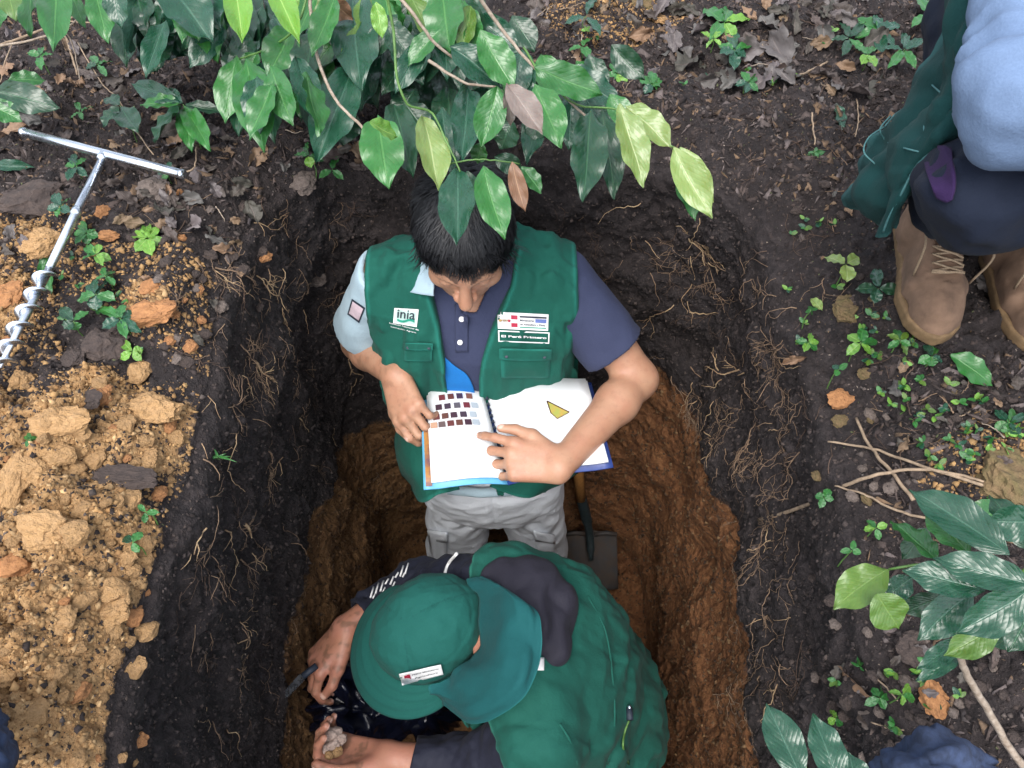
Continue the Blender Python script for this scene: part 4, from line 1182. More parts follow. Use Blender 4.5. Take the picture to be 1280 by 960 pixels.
def body3(p):
    d = cone(p, (.80, 1.05, .33), SHM, .13, .11)
    d = smin(d, cone(p, S31, SR3, .05, .05), .05)
    d = smin(d, cone(p, S31, E31, .045, .038), .02); d = smin(d, cone(p, E31, W31, .038, .026), .02)
    E2 = Vector((1.05, .80, .45)); W2 = Vector((.95, .62, .42))
    d = smin(d, cone(p, SR3, E2, .045, .038), .02); d = smin(d, cone(p, E2, W2, .038, .026), .02)
    for h_ in (HL3, HR3): d = smin(d, hand_sdf(p, h_), .014)
    nb = Vector(toworld(np.array([[0, .03, -.06]]), head3)[0])
    d = smin(d, cone(p, SHM+Vector((0, 0, .08)), nb, .055, .052), .03)
    return smin(d, head_sdf(toloc(p, head3)), .02)
HL3 = hand_prims(W31, (1, -.1, -.1), (0, .2, 1), 1, [(.4, .6, .3)]*4, .05, 1, (.5, .3), .5)
HR3 = hand_prims((.95, .62, .42), (-.6, -.5, -.3), (0, .2, 1), 1, [(.4, .6, .3)]*4, .05, 1, (.5, .3), .5)
sdf_mesh('body', body3, (.36, .48, .12), (1.22, 1.25, 1.10), .005, MAT['skin'], man3,
         {'dark': lambda p: head_masks(toloc(p, head3))[0], 'lip': lambda p: head_masks(toloc(p, head3))[1], 'dirt': lambda p: p[:, 0]*0})
hair_on(head3, man3, 2500, lambda q: np.where(q[:, 1] < .02, .04-q[:, 2]-(q[:, 1]+.06)*.55, -.06-q[:, 2]), L=.05, seed=5)
def shirt3(p):
    d = cone(p, (.80, 1.05, .36), SHM, .145, .125); d = smin(d, cone(p, S31, SR3, .062, .062), .06)
    ua = cone(p, S31, E31, .060, .056); end = E31.lerp(W31, .9); fa = cone(p, E31, end, .056, .036)
    d = smin(d, smin(ua, fa, .035), .03)
    E2 = Vector((1.05, .80, .45)); W2 = Vector((.95, .62, .42))
    d = smin(d, smin(cone(p, SR3, E2, .060, .052), cone(p, E2, E2.lerp(W2, .85), .052, .036), .03), .03)
    nearE = np.exp(-(np.linalg.norm(p-A3(E31), axis=1)/.10)**2)
    dd = (p-A3(E31))@A3((S31-E31).normalized())
    w_ = fbm(p, 9, 3, 3.)*.012-np.abs(fbm(p, 11, 2, 6.))*.014+.0062*np.sin(dd*150+fbm(p, 9, 2, 2.)*6)*np.exp(-((dd-.035)/.05)**2)
    return d-w_*.9
sdf_mesh('shirt', shirt3, (.34, .48, .16), (1.24, 1.28, .86), .0058, MAT['blueshirt'], man3)
def jeans3(p):
    d = smin(cone(p, HP1, K1, .088, .062), cone(p, K1, A1+Vector((0, -.004, -.015)), .062, .052), .03)
    d = smin(d, smin(cone(p, HP2, K2, .095, .072), cone(p, K2, A2+Vector((0, 0, -.015)), .072, .056), .03), .01)
    d = smin(d, cone(p, HP1+Vector((0, .05, .03)), HP2+Vector((0, .05, .03)), .12, .12), .05)
    c_ = A3(K1.lerp(A1, .45)); w_ = fbm(p, 8, 3, 8.)*.018-np.abs(fbm(p, 13, 2, 3.))*.014+.007*np.sin(p[:, 2]*90+p[:, 0]*40+fbm(p, 8, 2)*5)*np.exp(-(np.linalg.norm(p-c_, axis=1)/.09)**2)
    return d-w_
jn = sdf_mesh('jeans', jeans3, (.36, .48, .05), (1.1, 1.28, .60), .0058, MAT['jeans'], man3)
bvj = bvh_of(jn)
pp = [[on(bvj, x, y, .007, .62) for x, y in r] for r in (((1158, 188), (1174, 182), (1190, 186)), ((1156, 206), (1176, 206), (1192, 210)), ((1163, 230), (1180, 234), (1194, 234)), ((1172, 248), (1183, 253), (1190, 250)))]
patch('pocket_patch', pp, MAT['purple'], man3, 5, 5, 0, .003, attrs=False)
# the open vest hanging down from the crouching person
vr = [[P(1192, -25, .52), P(1200, -25, .44), P(1225, -25, .42), P(1250, -25, .42)],
      [P(1172, 55, .56), P(1188, 60, .50), P(1212, 60, .46), P(1240, 50, .47)],
      [P(1142, 118, .62), P(1165, 112, .55), P(1195, 118, .50), P(1228, 110, .50)],
      [P(1108, 165, .67), P(1140, 160, .59), P(1175, 155, .53), P(1222, 150, .54)],
      [P(1075, 200, .72), P(1108, 205, .64), P(1150, 200, .575), P(1205, 168, .58)],
      [P(1058, 232, .76), P(1092, 250, .69), P(1132, 235, .615), P(1178, 192, .62)],
      [P(1062, 256, .79), P(1092, 286, .74), P(1112, 292, .69), P(1140, 238, .66)]]
vs3 = patch('vest', vr, MAT['vest_dark'], man3, 9, 9, .016, .004, (45, 55), seed=1.)
bv3 = bvh_of(vs3)
def pip(pts, r=.0011): tube('piping', spline([on(bv3, x, y, .0015, .65) for x, y in pts], 6), r, MAT['pipe'], vs3, 6)
MAT['pipe'] = plain('pale_teal_piping', (.07, .20, .21), .7, 0, 200, .3, .3)
pip(((1152, 98), (1140, 112), (1140, 128), (1120, 142), (1106, 158)))
pip(((1113, 145), (1100, 162), (1110, 178), (1130, 185), (1150, 190)))
pip(((1106, 158), (1086, 172), (1080, 190), (1094, 205)))
pip(((1160, 142), (1155, 158), (1157, 172)))
pip(((1200, 166), (1168, 188), (1145, 208), (1128, 240), (1112, 270), (1104, 290)), .0015)
pip(((1157, 95), (1165, 106), (1178, 118)))

# ================================================================== THINGS ON AND ROUND THE PIT
LAND = [(130, 190, 'the auger handle'), (90, 270, 'the auger shaft'), (25, 400, 'the auger screw'), (185, 300, 'the bright lime seedling'), (229, 130, 'the glossy rosette'), (300, 110, 'the drooping left branch'), (60, 60, 'the top left branch'),
 (440, 190, 'the branch leaves by the far lip'), (190, 385, 'the broad orange clod'), (75, 530, 'the flat ochre slab'), (192, 512, 'the large tan clod'), (20, 600, 'the tall pale clod'), (150, 598, 'the long dark crust'), (50, 660, 'the broad worn clod'), (135, 765, 'the wide low clod'), (30, 850, 'the lower left corner'), (130, 880, 'the heap foot'),
 (272, 572, 'the grass tuft'), (300, 430, 'the middle root tuft'), (300, 340, 'the upper left pit corner'), (300, 700, 'the low forked root'), (300, 850, 'the bending man hands'), (915, 60, 'the pale top seedlings'), (800, 8, 'the half-buried stone'), (775, 95, 'the branch tip seedlings'), (1100, 50, 'the clump by the vest'), (1080, 200, 'the hanging vest'), (1000, 100, 'the short pale stick'),
 (1058, 330, 'the yellow-green seedling'), (1062, 390, 'the mossy stone'), (1160, 400, 'the boot toe'), (1011, 428, 'the bright seedling'), (1220, 465, 'the broad green fallen leaf'), (1245, 585, 'the big mossy stone'), (1090, 570, 'the crossed sticks'), (1180, 720, 'the shrub'), (1070, 850, 'the long brown leaf'), (1172, 875, 'the crumbly orange clod'), (1235, 900, 'the shrub stem'), (1170, 940, 'the blue cloth'), (1000, 920, 'the pale shoot'),
 (880, 300, 'the far right pit corner'), (925, 462, 'the long horizontal root'), (945, 560, 'the thick root fringe'), (935, 688, 'the bright low root'), (892, 868, 'the bottom right root'), (400, 350, 'the pale pebble'), (770, 300, 'the navy sleeve')]
TINT = {'L_litter': 'dark brown', 'L_litter2': 'greyish', 'L_litter3': 'tan', 'ochre': 'ochre', 'ochre2': 'orange', 'darkclod': 'dark', 'stone2': 'grey-brown', 'stone': 'olive-brown', 'rootm': 'dull', 'rootd': 'dark', 'rootl': 'bright', 'twig': 'grey', 'stick': 'pale'}
_noun = (('dead leaf', 'curled dead leaf'), ('leaf scrap', 'leaf scrap'), ('clod', 'rough clod'), ('rootlet', 'thin rootlet'), ('twig', 'dry twig'), ('weed', 'tiny weed'))
def vary(label, x, y, size, mat):
    n_ = next((b for a, b in _noun if a in label), 'piece'); k = min(LAND, key=lambda t: (t[0]-x)**2+(t[1]-y)**2)
    dx, dy = x-k[0], y-k[1]
    if abs(dx) < 14 and abs(dy) < 14: w_ = 'touching'
    elif abs(dx) > 2*abs(dy): w_ = 'left of' if dx < 0 else 'right of'
    elif abs(dy) > 2*abs(dx): w_ = 'above' if dy < 0 else 'below'
    else: w_ = ('above and ' if dy < 0 else 'below and ')+('left of' if dx < 0 else 'right of')
    dd = math.hypot(dx, dy); far = '' if dd < 35 else ('just ' if dd < 80 else '')
    if w_ == 'touching': far = ''
    if len(w_.split()) > 2 or len(k[2].split()) > 5: far = ''
    sz = 'small' if size < 12 else ('medium' if size < 22 else 'large')
    r_ = ('%s %s %s %s%s %s' % (sz, TINT.get(mat, 'green'), n_, far, w_, k[2])).replace('  ', ' ')
    return r_ if len(r_.split()) < 15 else r_.replace('curled ', '').replace('dark brown', 'brown')
# ---- leaf library
_lm = {}
def leaf_mesh(kind, matname, var):
    key = (kind, matname, var)
    if key in _lm: return _lm[key]
    r = random.Random(hash((kind, var)) % 9999 if False else (len(kind)*131+var*17))
    nl, nw = (18, 8) if kind in ('coffee', 'litter') else (8, 4)
    V = []; UV = []
    bend = r.uniform(.05, .28); fold = r.uniform(.10, .30); wav = r.uniform(.02, .055); ph = r.uniform(0, 6); side = r.uniform(-.10, .10)
    twist = r.uniform(-.25, .25)
    if kind == 'litter': bend = r.uniform(-.3, .5); fold = r.uniform(-.3, .7); wav = .06; twist = r.uniform(-.9, .9)
    if kind == 'round': bend = r.uniform(0, .2); fold = .1; wav = .02
    if kind == 'grass': bend = .4; fold = .4; wav = 0
    for i in range(nl+1):
        s = i/nl
        if kind == 'coffee': wd = float(np.interp(s, [0, .04, .12, .25, .4, .55, .7, .82, .9, .96, 1], [.02, .10, .27, .42, .49, .50, .44, .29, .14, .05, .01]))
        elif kind == 'litter': wd = (sin(pi*s**.95)**.75)*.5*(1+.16*sin(s*19+ph)+.10*sin(s*41+ph*2))
        elif kind == 'round': wd = (sin(pi*s**.8)**.6)*.5
        else: wd = .5*(1-s)**.6*min(1, s*6+.2)
        wd = max(wd, .012)
        for j in range(nw+1):
            u = j/nw*2-1
            x = u*wd+side*sin(pi*s)*.5; y = s-.12*bend*s*s
            z = -bend*s*s*.55+abs(u)*wd*fold+wav*sin(s*21+ph+(1.5 if u > 0 else 0))*abs(u)**1.7+.02*sin(s*7+u*3+ph)
            if kind == 'litter': z += .05*sin(u*3+s*7+ph)+.03*sin(u*9+s*15+ph)
            a = twist*(s-.5); x, z = x*cos(a)-z*sin(a), x*sin(a)+z*cos(a)
            V.append((x, y, z)); UV.append((j/nw, s))
    Fc = [(i*(nw+1)+j, i*(nw+1)+j+1, (i+1)*(nw+1)+j+1, (i+1)*(nw+1)+j) for i in range(nl) for j in range(nw)]
    me = mesh_from('leaf', V, Fc); uv = me.uv_layers.new(name='UVMap')
    uv.data.foreach_set('uv', np.array([UV[l.vertex_index] for l in me.loops], dtype=np.float32).ravel())
    me.materials.append(MAT[matname]); me.polygons.foreach_set('use_smooth', [True]*len(me.polygons))
    _lm[key] = me; return me
def leaf_matrix(a, b, width, n):
    a = Vector(a); b = Vector(b); y = b-a; L = y.length; y = y/L; n = Vector(n); n = (n-y*n.dot(y)).normalized(); x = y.cross(n)
    return Matrix(((x.x*width, y.x*L, n.x*(L+width)/2, a.x), (x.y*width, y.y*L, n.y*(L+width)/2, a.y), (x.z*width, y.z*L, n.z*(L+width)/2, a.z), (0, 0, 0, 1)))
def add_leaf(a, b, width, n, kind, matname, parent=None, name='leaf', var=None):
    me = leaf_mesh(kind, matname, random.randrange(7) if var is None else var)
    o = bpy.data.objects.new(name, me); COL.objects.link(o)
    if parent is not None:
        o.parent = parent; o.matrix_parent_inverse = wmat(parent).inverted()
    o.matrix_basis = leaf_matrix(a, b, width, n); return o
def rn(s=1.0): return Vector((random.gauss(0, s), random.gauss(0, s), random.gauss(0, s)))
def px_leaf(parent, bx, by, tx, ty, w, D, dD=.05, mat='L_dark', kind='coffee', tilt=.35):
    a = P(bx, by, D); b = P(tx, ty, D+dD)
    d = (a.y*st+(CAMZ-a.z)*ct)
    n = Vector((0, -.25, 1))+rn(tilt)
    v = (CAMP-a).normalized(); n = (n.normalized()+v*.7)
    b = a.lerp(b, 1.06); return add_leaf(a, b, w/F*d*1.04, n, kind, mat, parent)
def stem(parent, pts, r0, r1, mat='twig', name='twig', n=5, sides=6):
    s = spline(pts, n); k = len(s)
    s = [p+rn(.0004) for p in s]; r0 *= .68; r1 *= .72
    return tube(name, s, [r0+(r1-r0)*i/(k-1) for i in range(k)], MAT[mat], parent, sides)
# ---- the coffee branches that hang over the far edge of the pit
cb = empty('coffee_branch', P(600, -60, .55), 'leafy branch of glossy oval leaves hanging over the head of the reading man', 'branch')
stem(cb, [P(575, -40, .52), P(612, 15, .58), P(650, 65, .62), P(700, 115, .65), P(752, 165, .68)], .0046, .0022)
stem(cb, [P(470, -40, .55), P(512, 12, .58), P(545, 55, .62), P(585, 85, .66), P(610, 100, .68)], .0042, .002)
stem(cb, [P(478, -30, .50), P(492, 40, .56), P(496, 95, .60), P(510, 130, .63), P(540, 142, .65), P(562, 185, .68), P(575, 215, .70)], .0032, .0018, 'gstem')
stem(cb, [P(655, 60, .62), P(675, 90, .63), P(720, 130, .65), P(775, 138, .66), P(815, 168, .67), P(845, 186, .68)], .0026, .0014, 'gstem')
stem(cb, [P(560, 205, .70), P(590, 200, .70), P(612, 200, .70), P(650, 205, .70)], .002, .0014, 'gstem')
stem(cb, [P(385, -30, .60), P(394, 60, .66), P(418, 122, .68), P(455, 160, .69)], .004, .003, 'twig')
stem(cb, [P(535, 75, .62), P(560, 92, .63), P(585, 105, .64), P(620, 108, .65)], .0035, .002)
L = [ # base, tip, width, D, material
 (430, 10, 400, 85, 50, .72, 'L_teal'), (440, -10, 448, 98, 56, .66, 'L_teal'), (400, 15, 375, 100, 44, .78, 'L_dark'),
 (440, 85, 396, 196, 52, .70, 'L_teal'), (425, 60, 470, 130, 46, .76, 'L_dark'), (460, 50, 452, 130, 40, .74, 'L_teal'),
 (400, -8, 440, 24, 26, .62, 'L_brown'), (470, 2, 478, 46, 20, .58, 'L_lime'), (486, 0, 506, 32, 15, .60, 'L_green'),
 (495, 42, 528, 102, 38, .68, 'L_teal'), (512, 62, 480, 115, 34, .72, 'L_dark'), (552, -12, 560, 60, 50, .62, 'L_green'),
 (575, 15, 552, 78, 44, .66, 'L_teal'), (562, 58, 626, 108, 46, .62, 'L_teal'), (600, 38, 642, 108, 42, .60, 'L_green'),
 (592, 20, 648, 62, 36, .66, 'L_teal'), (520, 110, 492, 150, 34, .76, 'L_dark'), (505, 128, 540, 170, 38, .74, 'L_dark'),
 (472, 145, 484, 226, 52, .68, 'L_green'), (492, 130, 514, 215, 40, .70, 'L_dark'), (462, 152, 496, 170, 26, .62, 'L_lime'),
 (432, 135, 428, 180, 40, .74, 'L_dark'), (528, 145, 548, 232, 40, .67, 'L_yellow'), (552, 135, 566, 212, 34, .70, 'L_teal'),
 (585, 108, 578, 196, 38, .68, 'L_teal'), (560, 110, 560, 175, 42, .74, 'L_dark'),
 (622, 108, 602, 180, 38, .58, 'L_green'), (634, 106, 676, 164, 34, .56, 'L_grey'), (668, 106, 700, 180, 42, .60, 'L_green'), (634, 104, 640, 158, 18, .57, 'L_grey'),
 (640, 150, 625, 185, 40, .72, 'L_dark'), (602, 178, 596, 205, 22, .72, 'L_green'),
 (572, 212, 570, 300, 44, .70, 'L_teal'), (584, 214, 590, 262, 30, .72, 'L_dark'), (604, 208, 630, 293, 40, .68, 'L_green'), (618, 196, 652, 214, 24, .72, 'L_dark'),
 (640, 202, 656, 262, 22, .66, 'L_brown'), (652, 208, 676, 240, 22, .68, 'L_green'), (560, 175, 548, 205, 20, .74, 'L_green'),
 (668, 84, 752, 116, 40, .60, 'L_green'), (700, 88, 778, 128, 42, .64, 'L_teal'), (716, 118, 712, 182, 36, .68, 'L_teal'),
 (738, 138, 730, 244, 44, .64, 'L_dark'), (752, 138, 768, 242, 36, .67, 'L_dark'), (730, 120, 760, 160, 36, .72, 'L_teal'),
 (774, 130, 804, 228, 38, .60, 'L_yellow'), (782, 132, 838, 182, 36, .63, 'L_yellow'), (762, 118, 790, 160, 30, .66, 'L_green'),
 (842, 184, 888, 268, 36, .58, 'L_yellow'), (846, 186, 872, 270, 34, .60, 'L_green'), (850, 184, 892, 250, 28, .62, 'L_yellow'),
 (640, 20, 668, 60, 34, .72, 'L_dark'), (520, 10, 535, 55, 34, .74, 'L_dark'), (604, 120, 560, 140, 30, .76, 'L_dark'), (690, 135, 660, 175, 30, .76, 'L_dark'),
 (545, 60, 520, 110, 36, .77, 'L_dark'), (600, 75, 590, 130, 36, .75, 'L_teal'), (470, 20, 455, 70, 34, .78, 'L_dark'), (650, 100, 690, 130, 30, .74, 'L_dark')]
def jag(v, s): return v+random.uniform(-s, s)
for bx, by, tx, ty, w_, D_, m_ in L:
    o = px_leaf(cb, bx, by, tx, ty, w_, D_, random.uniform(.015, .05), m_)
    if m_ in ('L_brown', 'L_grey'): o['label'] = 'brown leaf turned underside up'
for _ in range(52):   # shaded leaves behind the front ones
    x = random.uniform(395, 770); y = random.uniform(-20, 60+.25*(x-395)); a_ = random.uniform(.6, 2.5); l_ = random.uniform(55, 85)
    if x > 610 and y < 45: continue
    px_leaf(cb, x, y, x+cos(a_)*l_, y+sin(a_)*l_, random.uniform(30, 42), random.uniform(.76, .84), .03, random.choice(['L_dark', 'L_teal', 'L_dark']))
for _ in range(90):   # more leaves in the front layers of the mass
    x = random.uniform(400, 740); y = random.uniform(-30, 30+.16*(x-395)); a_ = random.uniform(.9, 2.4); l_ = random.uniform(50, 78)
    if (x > 600 and y < 60) or y > 110: continue
    px_leaf(cb, x, y, x+cos(a_)*l_, y+sin(a_)*l_, random.uniform(22, 38), random.uniform(.62, .74), .03, random.choice(['L_dark', 'L_teal', 'L_green', 'L_green', 'L_dark', 'L_teal', 'L_olive']))
c2 = empty('coffee_branch', P(300, -60, .62), 'dark leafy branch with large drooping leaves left of the reading man, above the auger', 'branch')
stem(c2, [P(390, -30, .60), P(372, 30, .64), P(345, 55, .68), P(305, 72, .72), P(285, 80, .74)], .003, .0018, 'gstem')
for bx, by, tx, ty, w_, D_, m_ in [
 (296, 70, 279, 148, 36, .72, 'L_green'), (308, 74, 326, 176, 46, .70, 'L_green'), (292, 82, 300, 160, 34, .76, 'L_dark'), (332, 85, 342, 172, 34, .78, 'L_dark'),
 (344, 66, 375, 146, 44, .74, 'L_dark'), (372, 58, 398, 110, 40, .76, 'L_dark'), (384, 30, 372, 90, 42, .74, 'L_teal'), (405, 30, 410, 88, 48, .72, 'L_teal'),
 (292, -25, 302, 48, 33, .60, 'L_lime'), (338, -25, 372, 48, 30, .58, 'L_lime'), (352, -20, 366, 18, 30, .60, 'L_lime'), (200, -30, 262, 46, 56, .62, 'L_teal'),
 (240, -30, 272, 30, 50, .64, 'L_teal'), (142, -25, 150, 33, 30, .64, 'L_teal'), (165, -25, 182, 35, 40, .70, 'L_dark'), (205, 10, 228, 42, 40, .70, 'L_teal'),
 (360, -10, 380, 45, 40, .72, 'L_dark'), (255, 0, 250, 52, 34, .74, 'L_dark'), (150, 40, 160, 75, 26, .78, 'L_dark'), (310, 0, 330, 60, 40, .78, 'L_dark')]:
    px_leaf(c2, bx, by, tx, ty, w_, D_, random.uniform(.015, .05), m_)
for _ in range(56):
    x = random.uniform(180, 420); y = random.uniform(-40, 30+.30*(x-200)); a_ = random.uniform(.9, 2.3); l_ = random.uniform(50, 80)
    if y > 75: y = random.uniform(-30, 70)
    px_leaf(c2, x, y, x+cos(a_)*l_, y+sin(a_)*l_, random.uniform(26, 40), random.uniform(.70, .82), .03, random.choice(['L_dark', 'L_teal', 'L_dark', 'L_dark']))
for _ in range(26):
    x, y = (random.uniform(320, 420), random.uniform(30, 105)) if random.random() < .5 else (random.uniform(110, 300), random.uniform(-40, 5))
    a_ = random.uniform(1.1, 2.1); l_ = random.uniform(55, 80)
    px_leaf(c2, x, y, x+cos(a_)*l_, y+sin(a_)*l_, random.uniform(28, 42), random.uniform(.66, .76), .03, random.choice(['L_dark', 'L_teal', 'L_green', 'L_dark']))
c3 = empty('coffee_branch', P(30, -60, .66), 'low leafy branch with lime tinted leaves in the top left corner', 'branch')
stem(c3, [P(-30, 62, .80), P(40, 50, .79), P(90, 30, .76), P(130, -20, .72)], .0035, .002)
stem(c3, [P(80, 32, .78), P(92, 60, .82), P(100, 100, .86)], .0022, .0014)
for bx, by, tx, ty, w_, D_, m_ in [(72, -30, 66, 50, 36, .66, 'L_green'), (40, -30, 35, 40, 30, .68, 'L_green'), (8, -30, 14, 18, 30, .64, 'L_olive'), (88, -10, 104, 30, 18, .70, 'L_green'),
 (-8, 112, 68, 132, 36, .84, 'L_dark'), (10, 100, 55, 100, 22, .85, 'L_green'), (-15, 130, 25, 150, 28, .85, 'L_green'), (-5, -10, -2, 28, 24, .68, 'L_green')]:
    px_leaf(c3, bx, by, tx, ty, w_, D_, random.uniform(.01, .03), m_)
# ---- shrub at the lower right
sb = empty('coffee_shrub', P(1300, 980, .93), 'broad leafed shrub with bluish glossy leaves at the right, on a grey woody stem', 'shrub')
stem(sb, [P(1300, 985, .90), P(1262, 935, .86), P(1232, 882, .80), P(1206, 838, .73), P(1200, 815, .68)], .0062, .0042)
stem(sb, [P(1202, 818, .68), P(1222, 772, .63), P(1250, 735, .60), P(1300, 700, .56)], .0035, .002, 'gstem')
stem(sb, [P(1250, 735, .60), P(1190, 705, .61), P(1110, 712, .63)], .0025, .0015, 'gstem')
for bx, by, tx, ty, w_, D_, m_ in [(1262, 694, 1142, 614, 52, .55, 'L_teal'), (1212, 692, 1160, 634, 42, .58, 'L_green'), (1172, 702, 1116, 648, 34, .60, 'L_green'), (1110, 712, 1046, 758, 46, .62, 'L_olive'),
 (1096, 742, 1126, 788, 48, .60, 'L_olive'), (1232, 738, 1134, 712, 42, .56, 'L_teal'), (1292, 732, 1172, 698, 44, .54, 'L_teal'), (1290, 734, 1200, 790, 50, .55, 'L_teal'),
 (1216, 740, 1152, 798, 44, .60, 'L_teal'), (1250, 778, 1184, 818, 38, .62, 'L_olive'), (1300, 650, 1234, 652, 46, .56, 'L_teal'), (1290, 690, 1240, 618, 40, .60, 'L_dark'),
 (1140, 722, 1104, 748, 30, .63, 'L_teal'), (1180, 745, 1130, 768, 34, .64, 'L_dark'), (1160, 660, 1130, 700, 30, .66, 'L_dark'), (1200, 800, 1150, 835, 24, .70, 'L_teal'), (1205, 815, 1148, 850, 20, .72, 'L_teal'), (1290, 760, 1262, 812, 46, .62, 'L_dark'), (1300, 790, 1230, 800, 36, .66, 'L_dark'), (1270, 640, 1200, 650, 36, .66, 'L_green')]:
    px_leaf(sb, bx, by, tx, ty, w_, D_, random.uniform(.0, .03), m_, tilt=.25)
s2 = empty('coffee_shoot', P(1020, 985, .62), 'upright shoot with pale blue-green leaves at the bottom edge, right of the pit', 'plant')
stem(s2, [P(1040, 1010, .70), P(1015, 975, .66), P(1000, 950, .64)], .003, .002, 'gstem')
for bx, by, tx, ty, w_ in [(1002, 975, 960, 880, 46), (1052, 985, 1018, 895, 42), (1075, 1000, 1062, 940, 40)]:
    px_leaf(s2, bx, by, tx, ty, w_, .60, .0, 'L_teal', tilt=.15)
# ---- rosette seedling near the auger
def rosette(px, py, tips, label, mat='L_green', hgt=.05, w=None, group=None, name='seedling', kind='coffee', cat='plant'):
    g, n = hit(px, py); top = P(px, py, CAMZ-g.z-hgt)
    if n.z > .5 and top.y > .1: g = drop(top.x, top.y) if abs(drop(top.x, top.y).z-g.z) < .1 else g
    t = empty(name, g, label, cat, group)
    stem(t, [g-Vector((0, 0, .008)), (g+top)/2+rn(.003), top], .0016, .0011, 'gstem', 'stem', 3, 5)
    d = top.y*st+(CAMZ-top.z)*ct
    for tx, ty, wd in tips:
        zt = top.z-random.uniform(-.006, .014)
        b = P(tx, ty, CAMZ-zt)
        s_ = top.lerp(b, .06)
        add_leaf(s_, b, wd/F*d, Vector((0, -.15, 1))+rn(.22), kind, random.choice(mat) if isinstance(mat, (list, tuple)) else mat, t)
    return t
rosette(229, 130, [(157, 101, 26), (172, 128, 24), (190, 176, 30), (262, 187, 26), (238, 186, 24), (279, 139, 18), (200, 112, 22)], 'glossy rosette of seven leaves above the auger handle', ['L_dark', 'L_teal', 'L_green'], .09)
rosette(150, 132, [(130, 118, 20), (172, 163, 30), (128, 158, 26)], 'dark three-leaf seedling left of the glossy rosette', 'L_dark', .05)
def auto(px, py, r, n, mat, label, hgt=.03, wr=.5, kind='coffee', group=None, a0=None):
    a0 = random.uniform(0, 6.28) if a0 is None else a0; g, _ = hit(px, py)
    tips = [(px+cos(a0+2*pi*i/n+random.uniform(-.35, .35))*r*random.uniform(.75, 1.1), py+sin(a0+2*pi*i/n+random.uniform(-.35, .35))*r*.9*random.uniform(.75, 1.1), r*wr*random.uniform(.8, 1.2)) for i in range(n)]
    return rosette(px, py, tips, label, mat, hgt, kind=kind, group=group)
G, LG, TE, DK = 'L_green', 'L_lime', 'L_teal', 'L_dark'
